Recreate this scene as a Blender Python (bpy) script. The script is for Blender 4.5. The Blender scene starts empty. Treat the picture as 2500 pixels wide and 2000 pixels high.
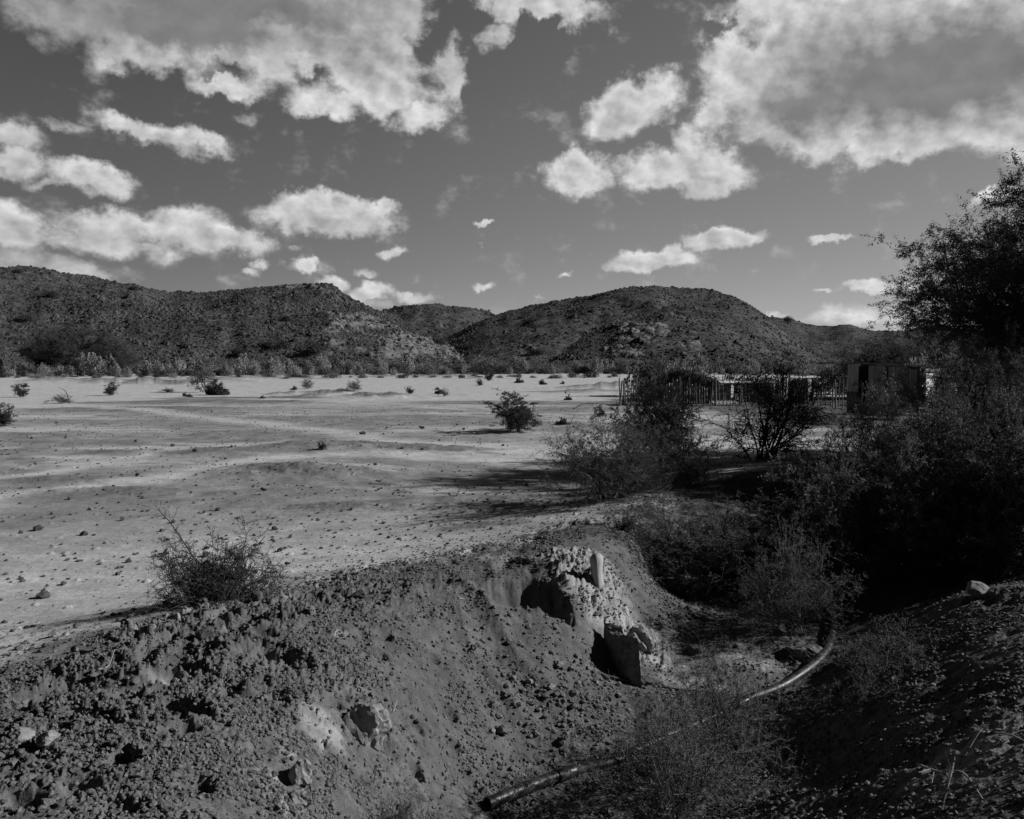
import bpy, math, random
import numpy as np
from mathutils import Vector

# ------------------------------------------------------------------ camera, sky, sun, exposure
S = bpy.context.scene
COL = S.collection
CAM_Z = 2.5
FPX = 2165.0
PITCH = math.atan((1000 - 885) / FPX)
cam_d = bpy.data.cameras.new("camera")
cam_d.sensor_width = 36.0
cam_d.lens = 36.0 * FPX / 2500.0
cam_d.clip_start = 0.05
cam_d.clip_end = 6000
cam = bpy.data.objects.new("camera", cam_d)
COL.objects.link(cam)
cam.location = (0, 0, CAM_Z)
cam.rotation_euler = (math.pi / 2 - PITCH, 0, 0)
S.camera = cam

S.view_settings.view_transform = 'Standard'
S.view_settings.look = 'None'
S.view_settings.exposure = 0.0
S.view_settings.gamma = 1.0
S.render.engine = 'CYCLES'
S.cycles.max_bounces = 4
S.cycles.diffuse_bounces = 2
S.cycles.glossy_bounces = 1
S.cycles.transparent_max_bounces = 4

SUN_EL = math.radians(29)
SUN_BACK = math.radians(-4)
sun_vec = Vector((math.cos(SUN_EL) * math.cos(SUN_BACK), -math.cos(SUN_EL) * math.sin(SUN_BACK), math.sin(SUN_EL)))
sun_d = bpy.data.lights.new("sun", 'SUN')
sun_d.energy = 4.9
sun_d.angle = math.radians(0.5)
sun_d.color = (1, 1, 1)
sun = bpy.data.objects.new("sun", sun_d)
COL.objects.link(sun)
sun.rotation_euler = (-sun_vec).to_track_quat('-Z', 'Y').to_euler()
sun.location = (20, -5, 12)


def ray(px, py):
    """world direction through a photo pixel (2500 x 2000)"""
    x, y, z = px - 1250.0, FPX, -(py - 1000.0)
    c, s = math.cos(PITCH), math.sin(PITCH)
    return np.array([x, y * c + z * s, -y * s + z * c])


def at(px, py, z):
    d = ray(px, py)
    t = (z - CAM_Z) / d[2]
    return d[0] * t, d[1] * t


def at_d(px, py, dist):
    d = ray(px, py)
    t = dist / d[1]
    return d[0] * t, dist, CAM_Z + d[2] * t


def azel(px, py):
    d = ray(px, py)
    return math.degrees(math.atan2(d[0], d[1])), math.degrees(math.atan2(d[2], math.hypot(d[0], d[1])))


# clouds: (x, y, rx, ry, tilt, weight) measured on a 2156 px wide copy of the photo
K = 2500 / 2156.0
CLOUDS = [
    (130, 10, 230, 80, -5, .50), (420, 70, 260, 85, 0, 1.2), (280, 110, 110, 50, 12, .72), (480, 185, 105, 26, -6, .75),
    (590, 110, 160, 90, 0, .85), (690, 215, 110, 34, 0, .82), (730, 120, 190, 80, 0, 1.3), (790, 190, 120, 55, 0, .95),
    (880, 240, 80, 42, 10, .85), (850, 40, 120, 80, 0, .9), (945, 110, 60, 100, 0, .62), (960, 180, 50, 60, 0, .62),
    (1040, 70, 60, 45, 0, .62), (1130, 10, 160, 48, -10, .95), (560, 15, 420, 70, 0, 1.35),
    (1660, 0, 160, 45, 0, .95), (1560, 140, 95, 85, 35, 1.0), (1600, 70, 110, 70, 30, .8), (1900, 60, 340, 110, 0, 1.7), (1830, 190, 260, 120, 0, 1.7),
    (2050, 190, 190, 100, -12, 1.6), (1960, 290, 190, 40, 8, .9), (2130, 120, 130, 170, 0, 1.4), (1760, 260, 130, 50, -8, .8), (1500, 245, 60, 42, 30, .7),
    (1450, 300, 45, 50, 0, .7), (1430, 355, 140, 46, 2, 1.1), (1500, 375, 90, 40, 0, .9), (1330, 225, 108, 62, 18, 1.1),
    (1390, 185, 50, 36, 0, .7), (1215, 365, 80, 50, 5, 1.1), (1235, 335, 45, 32, 0, .8), (1590, 288, 32, 18, 0, .6),
    (690, 450, 150, 44, -2, 1.15), (800, 442, 62, 18, -4, .8), (330, 282, 130, 28, -10, .8), (440, 302, 65, 22, -8, .65), (130, 265, 45, 18, 0, .45),
    (390, 315, 60, 20, 0, .45), (195, 378, 100, 36, -8, .95), (120, 388, 80, 18, 0, .55), (20, 345, 58, 34, 0, .8), (25, 290, 85, 30, -12, .62), (515, 248, 38, 22, 0, .4),
    (260, 478, 130, 36, 0, .85), (380, 480, 120, 50, 0, .9), (480, 500, 100, 28, -8, .8), (200, 512, 130, 30, -8, .75), (15, 480, 80, 46, -20, .85),
    (120, 560, 160, 30, -6, .6), (60, 540, 120, 34, 0, .55), (300, 530, 130, 18, 0, .5), (40, 590, 230, 22, -4, .8), (550, 552, 24, 15, 0, .7),
    (640, 558, 30, 20, 0, .85), (525, 567, 25, 12, 0, .5), (600, 562, 40, 10, 0, .35), (618, 522, 22, 8, 0, .35), (830, 530, 34, 15, 0, .6), (770, 572, 36, 11, 0, .5), (700, 600, 38, 22, 0, 1.0),
    (775, 612, 55, 24, 0, 1.0), (870, 625, 52, 18, 0, .8), (740, 640, 120, 20, 0, .6), (1015, 467, 28, 8, 0, .75), (1020, 601, 28, 12, 0, .6), (1190, 576, 20, 7, 0, .7),
    (1015, 508, 16, 5, 0, .3), (1525, 506, 98, 22, 3, 1.0), (1370, 550, 105, 22, 3, .95), (1400, 540, 50, 18, 0, .6), (1750, 505, 48, 9, 3, .85), (1715, 512, 22, 6, 0, .35), (1840, 602, 75, 16, 0, .95),
    (1730, 613, 34, 7, 0, .65), (1800, 668, 100, 20, 0, .75), (1850, 665, 60, 26, 0, .75), (1640, 665, 45, 8, 0, .6), (1770, 650, 60, 14, 0, .5), (1135, 624, 18, 8, 0, .35), (2100, 405, 55, 14, 14, .9),
    (1950, 690, 90, 18, 0, .7), (1290, 435, 22, 9, 0, .25),
]
# parts of the clouds seen from their shaded side
SHADES = [
    (520, 10, 560, 130, 0, .95), (200, 20, 260, 90, 0, .8), (1880, 170, 290, 115, -10, 1.15), (2080, 110, 170, 90, 0, .8), (1640, 250, 120, 60, 0, .8), (690, 480, 140, 26, 0, .5), (190, 405, 110, 22, 0, .45),
    (300, 500, 230, 24, 0, .5), (80, 545, 230, 60, 0, .5), (1420, 350, 90, 22, 0, .22), (1330, 255, 70, 30, 0, .22), (1490, 395, 80, 20, 0, .35), (780, 640, 90, 16, 0, .4), (1000, 120, 130, 110, 0, .35),
    (1820, 690, 90, 16, 0, .45), (440, 50, 200, 60, 0, .3), (1520, 522, 80, 10, 0, .3), (1370, 565, 80, 10, 0, .3), (25, 305, 90, 30, 0, .6), (20, 365, 60, 25, 0, .6), (330, 305, 130, 22, 0, .5),
]
# gaps in the clouds where blue shows through
GAPS = [(655, 150, 55, 28, 0, .9), (905, 90, 70, 36, 25, .75), (1000, 180, 26, 80, 10, .55), (470, 140, 60, 22, 0, .6), (1590, 75, 50, 22, 25, .45), (930, 30, 60, 40, 0, .5), (1000, 30, 40, 50, 0, .5), (1520, 60, 35, 20, 0, .5), (1730, 150, 60, 20, 40, .12), (1800, 285, 30, 12, 0, .5), (1130, 110, 60, 60, 0, .8)]

world = bpy.data.worlds.new("World")
S.world = world
world.use_nodes = True
wt = world.node_tree
for n in list(wt.nodes):
    wt.nodes.remove(n)


class NT:
    def __init__(self, t):
        self.t = t

    def new(self, typ, **kw):
        n = self.t.nodes.new(typ)
        for k, v in kw.items():
            setattr(n, k, v)
        return n

    def put(self, sock, v):
        if v is None:
            return
        if isinstance(v, bpy.types.NodeSocket):
            self.t.links.new(v, sock)
        else:
            sock.default_value = v

    def m(self, op, a, b=None, c=None, clamp=False):
        n = self.new('ShaderNodeMath', operation=op, use_clamp=clamp)
        for i, v in enumerate((a, b, c)):
            self.put(n.inputs[i], v)
        return n.outputs[0]

    def vm(self, op, a, b=None):
        n = self.new('ShaderNodeVectorMath', operation=op)
        self.put(n.inputs[0], a)
        self.put(n.inputs[1], b)
        return n.outputs[0]

    def comb(self, x, y, z=0.0):
        n = self.new('ShaderNodeCombineXYZ')
        for i, v in enumerate((x, y, z)):
            self.put(n.inputs[i], v)
        return n.outputs[0]

    def noise(self, vec, scale, detail=4.0, rough=0.55, dist=0.0, col=False, lac=2.0):
        n = self.new('ShaderNodeTexNoise')
        self.put(n.inputs['Vector'], vec)
        n.inputs['Scale'].default_value = scale
        n.inputs['Detail'].default_value = detail
        n.inputs['Roughness'].default_value = rough
        n.inputs['Lacunarity'].default_value = lac
        n.inputs['Distortion'].default_value = dist
        return n.outputs['Color' if col else 'Fac']

    def smooth(self, v, a, b, lo=0.0, hi=1.0):
        n = self.new('ShaderNodeMapRange', interpolation_type='SMOOTHSTEP')
        self.put(n.inputs[0], v)
        n.inputs[1].default_value = a
        n.inputs[2].default_value = b
        n.inputs[3].default_value = lo
        n.inputs[4].default_value = hi
        return n.outputs[0]

    def lin(self, v, a, b, lo=0.0, hi=1.0):
        n = self.new('ShaderNodeMapRange')
        self.put(n.inputs[0], v)
        n.inputs[1].default_value = a
        n.inputs[2].default_value = b
        n.inputs[3].default_value = lo
        n.inputs[4].default_value = hi
        return n.outputs[0]

    def mixf(self, f, a, b):
        n = self.new('ShaderNodeMix', data_type='FLOAT')
        self.put(n.inputs[0], f)
        self.put(n.inputs[2], a)
        self.put(n.inputs[3], b)
        return n.outputs[0]

    def blob(self, vec, x, y, rx, ry, tilt):
        n = self.new('ShaderNodeMapping', vector_type='TEXTURE')
        a, e = azel(x * K, y * K)
        kk = K / 37.8
        self.put(n.inputs['Vector'], vec)
        n.inputs['Location'].default_value = (a, e, 0)
        n.inputs['Rotation'].default_value = (0, 0, math.radians(tilt))
        n.inputs['Scale'].default_value = (rx * kk * 1.22, ry * kk * 1.22, 1)
        g = self.new('ShaderNodeTexGradient', gradient_type='SPHERICAL')
        self.put(g.inputs[0], n.outputs[0])
        return g.outputs['Fac']


W = NT(wt)
tc = W.new('ShaderNodeTexCoord')
sp = W.new('ShaderNodeSeparateXYZ')
W.put(sp.inputs[0], tc.outputs['Generated'])
X, Y, Z = sp.outputs
AZ = W.m('MULTIPLY', W.m('ARCTAN2', X, Y), 57.29578)
EL = W.m('MULTIPLY', W.m('ARCSINE', Z), 57.29578)
P0 = W.comb(AZ, EL, 0.0)
warp = W.vm('SUBTRACT', W.noise(P0, .5, 6.0, .62, col=True), (0.5, 0.5, 0.5))
sc_ = W.new('ShaderNodeVectorMath', operation='SCALE')
W.put(sc_.inputs[0], warp)
W.put(sc_.inputs[3], W.lin(EL, 0, 22, 1.4, 4.2))
PW = W.vm('ADD', P0, sc_.outputs[0])
PW2 = W.vm('MULTIPLY', PW, (1, 1, 0))
dens = None
for (x, y, rx, ry, tl, w) in CLOUDS:
    g = W.m('MINIMUM', W.m('MULTIPLY', W.blob(PW2, x, y, rx, ry, tl), 1.45 * w), w)
    dens = g if dens is None else W.m('SMOOTH_MAX', dens, g, .15)
for (x, y, rx, ry, tl, w) in GAPS:
    dens = W.m('SUBTRACT', dens, W.m('MULTIPLY', W.blob(PW2, x, y, rx, ry, tl), w))
shade = None
for (x, y, rx, ry, tl, w) in SHADES:
    g = W.m('MULTIPLY', W.blob(PW2, x, y, rx, ry, tl), w)
    shade = g if shade is None else W.m('ADD', shade, g)
PN = W.comb(AZ, W.m('MULTIPLY', EL, 1.35), 3.0)
n1 = W.noise(PN, .42, 8.0, .52)
nA = W.noise(PN, .6, 3.5, .5)
PNs = W.vm('ADD', PN, (.55, .35, 0))
nAs = W.noise(PNs, .6, 3.5, .5)
n2 = W.noise(PN, 1.5, 8.0, .58)
raw = W.m('ADD', dens, W.m('MULTIPLY', W.m('SUBTRACT', n1, .5), 1.05))
raw = W.m('ADD', raw, W.m('MULTIPLY', W.m('SUBTRACT', n2, .5), .32))
alpha = W.smooth(raw, .16, .80)
# softer veil at the far upper left
lump = W.m('MULTIPLY', W.m('SUBTRACT', nA, nAs), .75)
calm = W.m('SUBTRACT', 1.0, W.m('MULTIPLY', W.m('MINIMUM', shade, 1.0), .75))
lump = W.m('MULTIPLY', lump, calm)
bright = W.m('ADD', .63, lump)
bright = W.m('ADD', bright, W.m('MULTIPLY', W.m('MULTIPLY', W.m('SUBTRACT', n2, .5), .14), calm))
edge = W.smooth(raw, .5, 1.4, .05, -.12)
bright = W.m('ADD', bright, edge)
bright = W.m('SUBTRACT', bright, W.m('MULTIPLY', W.m('MINIMUM', shade, 1.0), .34))
bright = W.m('MAXIMUM', bright, W.m('MULTIPLY', W.m('ADD', .13, W.m('MULTIPLY', nA, .13)), 1.1))
# clear sky: the red light of the physical sky, as a red filter on black and white film records it
sky = W.new('ShaderNodeTexSky', sky_type='NISHITA', sun_disc=False)
sky.sun_elevation = SUN_EL
sky.sun_rotation = math.pi / 2 + SUN_BACK
sky.altitude = 600
sky.air_density = 1.0
sky.dust_density = 0.6
sky.ozone_density = 1.5
ss = W.new('ShaderNodeSeparateColor')
W.put(ss.inputs[0], sky.outputs[0])
red = W.m('MULTIPLY', ss.outputs[0], .1)
base = W.m('MULTIPLY', red, W.smooth(EL, 0, 16, .68, .82))
base = W.m('MULTIPLY', base, W.smooth(AZ, -32, 12, .62, 1.06))
base = W.m('MINIMUM', base, .5)
up_dark = W.smooth(EL, 24, 38, 1.0, .16)         # deep zenith, dimmed further out of view to darken the shadows
cl = W.mixf(alpha, base, bright)
behind = W.smooth(W.m('ABSOLUTE', AZ), 45, 80, 1.0, .3)  # unseen sky to the sides and rear dimmed as well, cutting fill light
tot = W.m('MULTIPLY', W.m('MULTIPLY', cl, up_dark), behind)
bg = W.new('ShaderNodeBackground')
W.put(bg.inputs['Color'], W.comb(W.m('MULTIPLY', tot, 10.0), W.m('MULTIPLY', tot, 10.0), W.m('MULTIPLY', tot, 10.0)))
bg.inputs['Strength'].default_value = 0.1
wo = W.new('ShaderNodeOutputWorld')
wt.links.new(bg.outputs[0], wo.inputs[0])
world.cycles.sampling_method = 'MANUAL'
world.cycles.sample_map_resolution = 256


# ------------------------------------------------------------------ noise on arrays
def _h(ix, iy, s):
    a = (ix.astype(np.int64) * 374761393 + iy.astype(np.int64) * 668265263 + s * 1442695041) & 0xffffffff
    a = ((a ^ (a >> 13)) * 1274126177) & 0xffffffff
    return ((a ^ (a >> 16)) & 0xffffff) / float(0xffffff)


def vnoise(x, y, s=0):
    ix, iy = np.floor(x), np.floor(y)
    fx, fy = x - ix, y - iy
    fx = fx * fx * fx * (fx * (fx * 6 - 15) + 10)
    fy = fy * fy * fy * (fy * (fy * 6 - 15) + 10)
    a, b = _h(ix, iy, s), _h(ix + 1, iy, s)
    c, d = _h(ix, iy + 1, s), _h(ix + 1, iy + 1, s)
    return (a + (b - a) * fx) * (1 - fy) + (c + (d - c) * fx) * fy


def fbm(x, y, s=0, oct=4, rough=.5):
    t, amp, tot = 0.0, 1.0, 0.0
    c, sn = math.cos(.6), math.sin(.6)
    for o in range(oct):
        t = t + amp * (vnoise(x, y, s + o * 17) - .5)
        tot += amp
        amp *= rough
        x, y = (c * x - sn * y) * 2.03 + 5.1, (sn * x + c * y) * 2.03 + 1.7
    return t / tot * 2


def clods(x, y, cell, s, rmin, rmax, prob):
    """round clods of earth: height above the ground"""
    gx, gy = x / cell, y / cell
    ix, iy = np.floor(gx), np.floor(gy)
    out = np.zeros_like(x)
    for dx in (-1, 0, 1):
        for dy in (-1, 0, 1):
            jx, jy = ix + dx, iy + dy
            cx, cy = jx + _h(jx, jy, s), jy + _h(jx, jy, s + 1)
            u = _h(jx, jy, s + 2)
            r = (rmin + (rmax - rmin) * u * u) * (_h(jx, jy, s + 3) < prob)
            ex = .7 + .7 * _h(jx, jy, s + 4)
            d2 = (gx - cx) ** 2 * ex + (gy - cy) ** 2 / ex
            out = np.maximum(out, np.sqrt(np.maximum(r * r - d2, 0)))
    return np.minimum(out, .62 * rmax) * cell


# ------------------------------------------------------------------ the lie of the land
CTRL_PX = [
    # crest of the earth bank
    (-200, 1700, .3), (0, 1640, .28), (200, 1575, .3), (400, 1515, .32), (560, 1478, .32), (700, 1440, .26), (900, 1390, .2), (1100, 1350, .18), (1300, 1312, .2),
    (1450, 1275, .22), (1600, 1228, .27), (1750, 1180, .32), (1900, 1145, .36), (2000, 1130, .36),
    # its broad top
    (-200, 1900, .36), (0, 1800, .35), (0, 2000, .38), (0, 2300, .4), (300, 1700, .36), (300, 2000, .36), (300, 2300, .36), (600, 1600, .33), (560, 1800, .33), (560, 2000, .26), (700, 1680, .3),
    (800, 1500, .28), (950, 1460, .24), (1100, 1425, .22), (1250, 1385, .22), (1400, 1350, .23), (1470, 1330, .22), (820, 1600, .2),
    # flank down to the gully
    (900, 1650, .08), (1000, 1550, .08), (950, 1780, -.14), (1050, 1650, -.15), (820, 1920, -.02), (700, 1950, .12), (1200, 1600, -.22), (1300, 1750, -.62), (1100, 1850, -.52), (950, 2000, -.4),
    (800, 2200, -.2), (1300, 1520, -.06), (1400, 1650, -.47), (1430, 1500, -.1), (1330, 1440, .12), (1500, 1640, -.62),
    # pale rubble spur
    (1480, 1390, .16), (1530, 1480, -.18), (1560, 1570, -.58),
    # gully floor
    (1200, 1975, -.82), (1480, 1870, -.82), (1700, 1770, -.82), (1900, 1700, -.8), (2000, 1640, -.76), (2060, 1560, -.7), (1620, 1680, -.7), (1760, 1600, -.68), (1850, 1540, -.62), (1670, 1550, -.62),
    (1600, 1440, -.5), (1720, 1470, -.55), (1900, 1480, -.62), (1500, 2200, -.8),
    # behind the spur: inside of the bank
    (1560, 1330, .1), (1620, 1290, .16), (1700, 1320, -.1), (1800, 1260, .05), (1900, 1230, .1), (2020, 1210, .2), (2060, 1290, -.3), (2100, 1360, -.6), (1850, 1400, -.5), (2000, 1420, -.6), (2250, 1395, -.55), (2100, 1180, .1),
    # right-hand bank
    (2300, 1470, .0), (2400, 1445, .22), (2500, 1430, .33), (2700, 1420, .4), (2500, 1600, .32), (2300, 1620, -.02), (2500, 1850, .26), (2700, 1700, .42), (2300, 1800, .04), (2300, 2000, .06),
    (2500, 2050, .3), (2120, 1640, -.36), (2100, 1750, -.36), (2080, 1880, -.34), (2000, 2000, -.32), (1900, 1850, -.76), (1780, 1960, -.78), (1700, 2050, -.78),
    # level ground behind the bank
    (-200, 1560, 0), (0, 1530, 0), (200, 1490, 0), (400, 1420, 0), (600, 1370, 0), (800, 1330, .02), (1000, 1290, .03), (1200, 1255, .03), (1350, 1225, .04), (1480, 1190, .04), (1600, 1165, .05), (1750, 1120, .05),
    (1900, 1095, .05), (2050, 1075, 0), (0, 1400, 0), (400, 1300, 0), (800, 1220, 0), (1200, 1150, 0), (1600, 1090, 0), (2000, 1040, 0), (2300, 1040, 0), (2600, 1060, 0),
]
CTRL_W = [(0, 0, .85), (0, 1.2, .72), (-2, 0, .6), (-2, 1.5, .5), (2, 0, .7), (2, 1.6, .6), (0.6, 2.6, .1), (1.5, 3.0, .0), (3.2, 3.0, .45), (6, 4, .5), (7, 8, .5), (9, 12, .3), (14, 14, .1), (12, 20, 0), (20, 20, 0),
          (-6, 3, .3), (-8, 6, 0), (-12, 12, 0), (-6, 16, 0), (0, 26, 0), (8, 28, 0), (16, 32, 0), (0, -4, .6), (-6, -4, .4), (6, -4, .6), (12, 4, .4), (20, 8, 0), (-12, 0, .1), (20, 32, 0), (-12, 30, 0)]
cp = [(*at(a, b, z), z) for a, b, z in CTRL_PX] + CTRL_W
CP = np.array(cp, dtype=float)


def _tps(C):
    n = len(C)
    d2 = ((C[:, None, :2] - C[None, :, :2]) ** 2).sum(-1)
    Km = .5 * d2 * np.log(d2 + 1e-9)
    Km += np.eye(n) * .05
    Pm = np.c_[np.ones(n), C[:, :2]]
    A = np.zeros((n + 3, n + 3))
    A[:n, :n], A[:n, n:], A[n:, :n] = Km, Pm, Pm.T
    return np.linalg.solve(A, np.r_[C[:, 2], 0, 0, 0])


TW = _tps(CP)


def sstep(v, a, b):
    t = np.clip((v - a) / (b - a), 0, 1)
    return t * t * (3 - 2 * t)


def tps_eval(x, y):
    out = np.empty_like(x)
    for i in range(0, len(x), 60000):
        xs, ys = x[i:i + 60000], y[i:i + 60000]
        v = TW[-3] + TW[-2] * xs + TW[-1] * ys
        for k in range(len(CP)):
            d2 = (xs - CP[k, 0]) ** 2 + (ys - CP[k, 1]) ** 2
            v += TW[k] * .5 * d2 * np.log(d2 + 1e-9)
        out[i:i + 60000] = v
    return out


def seg_dist(x, y, pts):
    """distance to a polyline"""
    best = np.full_like(x, 1e9)
    for (ax, ay), (bx, by) in zip(pts[:-1], pts[1:]):
        vx, vy = bx - ax, by - ay
        t = np.clip(((x - ax) * vx + (y - ay) * vy) / (vx * vx + vy * vy + 1e-9), 0, 1)
        best = np.minimum(best, np.hypot(x - ax - t * vx, y - ay - t * vy))
    return best


def gauss_px(x, y, px, py, rx, ry, z=0.0):
    """a soft patch centred where a photo pixel meets the level z; rx, ry in metres"""
    cx, cy = at(px, py, z)
    return np.exp(-(((x - cx) / rx) ** 2 + ((y - cy) / ry) ** 2))


# low spoil heaps on the flat: (px, py, rx m, ry m, height m)
HEAPS = [(130, 932, 4, 2, .3), (215, 932, 5, 2, .3), (255, 935, 3.4, 1.8, .32), (300, 935, 3, 1.6, .34), (345, 937, 3, 1.6, .34), (388, 937, 3.4, 2, .45), (430, 939, 2.6, 1.6, .34), (455, 938, 3, 1.6, .36), (70, 922, 6, 2, .4), (560, 926, 7, 2, .4), (640, 921, 9, 2, .45), (900, 921, 9, 2, .35), (1090, 921, 8, 2, .35), (1640, 925, 6, 1.6, .4), (700, 963, 1.6, .9, .2), (760, 968, 1.4, .9, .25), (1150, 925, 6, 2, .3), (1110, 1228, 3, .9, .0), (520, 985, 9, 3, .22), (300, 1000, 7, 3, .1), (820, 962, 3.2, 1.8, .42), (930, 972, 2.8, 1.5, .38), (640, 975, 7, 2, .2), (1480, 950, 5, 2.5, .55), (1430, 958, 5, 2, .25), (350, 932, 14, 3, .28),
         (200, 928, 8, 2, .2), (480, 930, 8, 2, .3), (600, 925, 14, 3, .3), (850, 1245, 1.3, .55, .10), (780, 1160, 1.6, .9, .16), (680, 1150, 1.4, 1.0, .1), (1200, 1225, 1.6, .9, .10), (1130, 1250, 1.0, .4, .09), (790, 1095, 2.2, 1.2, .15),
         (1020, 1100, 2.4, 1.1, .14), (450, 1110, 3, 1.0, .12), (1180, 1300, .8, .3, .05), (260, 1205, 1.7, .6, .10), (150, 1180, 2, .6, .08), (1850, 905, 9, 3, .5), (1700, 915, 7, 2, .4), (1340, 905, 7, 2, .3)]
# holes: (px, py, z, rx, ry, depth)
PITS = [(950, 1500, .2, .09, .05, .05), (940, 1560, .1, .07, .07, .06), (925, 1620, 0, .08, .08, .06), (1090, 1690, -.2, .08, .07, .08), (1005, 1720, -.1, .1, .08, .06), (930, 1700, 0, .07, .09, .05), (1055, 1580, 0, .07, .05, .05), (1180, 1640, -.2, .08, .06, .06), (1100, 1790, -.4, .09, .07, .07), (1130, 1870, -.5, .08, .07, .08), (820, 1700, .2, .07, .07, .06), (200, 1750, .35, .12, .09, .1), (90, 1700, .3, .1, .07, .08), (380, 1700, .35, .09, .1, .08), (190, 1930, .36, .1, .08, .09), (480, 1930, .3, .1, .1, .1), (60, 1960, .37, .12, .08, .1), (1290, 1440, .12, .40, .24, .42), (1225, 1450, .12, .22, .16, .26), (1350, 1455, .1, .2, .16, .3), (1015, 1850, -.3, .055, .08, .2), (700, 1915, .1, .05, .06, .16), (300, 1880, .33, .05, .1, .12), (310, 1890, .33, .07, .07, .08), (610, 1720, .3, .07, .06, .09), (560, 1710, .3, .05, .05, .07),
        (720, 1615, .26, .06, .12, .08), (385, 1620, .32, .08, .04, .08), (650, 1555, .3, .1, .05, .08), (90, 1830, .33, .09, .05, .09), (450, 1810, .33, .06, .1, .09), (300, 1985, .33, .1, .06, .1), (680, 1710, .28, .06, .05, .06)]


def masks(x, y):
    crest = [at(a, b, z) for a, b, z in CTRL_PX[:14]]
    # signed side of the crest line: positive towards the camera
    cx = np.array([c[0] for c in crest])
    cy = np.array([c[1] for c in crest])
    # rotate so that the bank runs along u
    a = math.atan2(cy[-1] - cy[1], cx[-1] - cx[1])
    u = x * math.cos(a) + y * math.sin(a)
    v = -x * math.sin(a) + y * math.cos(a)
    cu = cx * math.cos(a) + cy * math.sin(a)
    cv = -cx * math.sin(a) + cy * math.cos(a)
    o = np.argsort(cu)
    side = np.interp(u, cu[o], cv[o]) - v
    return side, u


def relief(x, y):
    """height of the ground and its soil kind (1 = dug earth, 0 = pale crust)"""
    r = np.hypot(x, y)
    side, u = masks(x, y)
    wob = fbm(x * 1.1, y * 1.1, 5, 4, .6) * .55
    bank = sstep(side + wob + .10, -.12, .38) * (1 - sstep(r, 20, 27))
    bank = np.where(y < -2, 1 - sstep(-y, 2, 8), bank)
    z = np.zeros_like(x)
    near = (np.abs(x) < 26) & (y < 36) & (y > -9)
    if near.any():
        t = tps_eval(x[near], y[near])
        w = (1 - sstep(np.hypot(x[near] - 3, y[near] - 8), 17, 26))
        z[near] = t * w
    # the flat: low swells, drawn out sideways
    pw = (1 - bank)
    z += pw * (fbm(x / 9, y / 5, 11, 4) * .07 * sstep(r, 8, 30) + fbm(x / 1.6, y / .9, 31, 3) * .018)
    z += pw * fbm(x * 5, y * 5, 41, 3) * .006
    z += pw * clods(x, y, .28, 61, .0, .16, .30) * .9 * (r < 70)
    for (a, b, rx, ry, h) in HEAPS:
        if h:
            g = gauss_px(x, y, a, b, rx, ry)
            z += g * h * (1 + fbm(x / rx * 2.4, y / ry * 1.6, 77, 4, .6) * .8)
    nb = bank > .02
    if nb.any():
        xb, yb, bb = x[nb], y[nb], bank[nb]
        rough = sstep(fbm(xb * .8, yb * .8, 91, 3), -.35, .35)
        # the left end of the bank and its crest are the most broken
        cl = np.clip(.45 + .75 * sstep(-xb, .2, 2.2) - .35 * sstep(xb, -1.2, -.2) * (1 - sstep(xb, .6, 1.6)), .25, 1.2)
        crestb = np.exp(-(side[nb] / .35) ** 2)
        amp = bb * (.35 + .9 * rough) * np.maximum(cl, crestb)
        d = fbm(xb * 3.2, yb * 3.2, 101, 4, .6) * .045 + fbm(xb * 1.1, yb * 1.1, 111, 3) * .06
        wx = xb + fbm(xb * 9, yb * 9, 5, 4, .6) * .05
        wy = yb + fbm(xb * 9, yb * 9, 6, 4, .6) * .05
        d += clods(wx, wy, .20, 121, .1, .42, .45) * .55
        d += clods(wx, wy, .10, 131, .1, .5, .75) * .85
        d += clods(wx, wy, .052, 141, .15, .5, .9) * 1.05
        d += clods(xb, yb, .026, 151, .15, .5, .95) * 1.1
        d -= np.maximum(fbm(xb * 2.6 + 3, yb * 2.6, 161, 3, .6) - .2, 0) * .3
        z[nb] += d * amp + bb * fbm(xb * 22, yb * 22, 171, 3, .6) * .006
        # footprints and run-off furrows down the flank
        fl = np.exp(-((xb + .05) / .55) ** 2) * sstep(side[nb], .5, 1.1)
        uu = u[nb]
        z[nb] -= bb * fl * (.06 * np.maximum(fbm(uu * 3.4, side[nb] * 1.2, 181, 3), 0) + .055 * np.abs(np.sin(uu * 6 + fbm(xb, yb, 3, 2) * 3)))
    for (a, b, zz, rx, ry, dep) in PITS:
        g = gauss_px(x, y, a, b, rx, ry, zz)
        n = fbm(x * 7, y * 7, 191, 3, .5) * .25
        z -= sstep(g + n * (g > .08), .22, .75) * dep
    # pale cemented spur
    sp_ = spur_mask(x, y)
    q = sp_ > .02
    if q.any():
        xs, ys = x[q], y[q]
        d = clods(xs + fbm(xs * 20, ys * 20, 3, 2) * .02, ys, .085, 201, .2, .55, .95) * 1.1 + clods(xs, ys, .04, 211, .2, .55, .95) * 1.1 + fbm(xs * 8, ys * 8, 221, 4, .65) * .08
        z[q] += d * sp_[q]
    return z, bank


def spur_mask(x, y):
    pts = [at(1410, 1365, .2), at(1455, 1430, .05), at(1500, 1500, -.2), at(1545, 1560, -.5)]
    d = seg_dist(x, y, pts)
    return sstep(-(d + fbm(x * 4, y * 4, 7, 4, .6) * .14), -.56, -.3)


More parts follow.
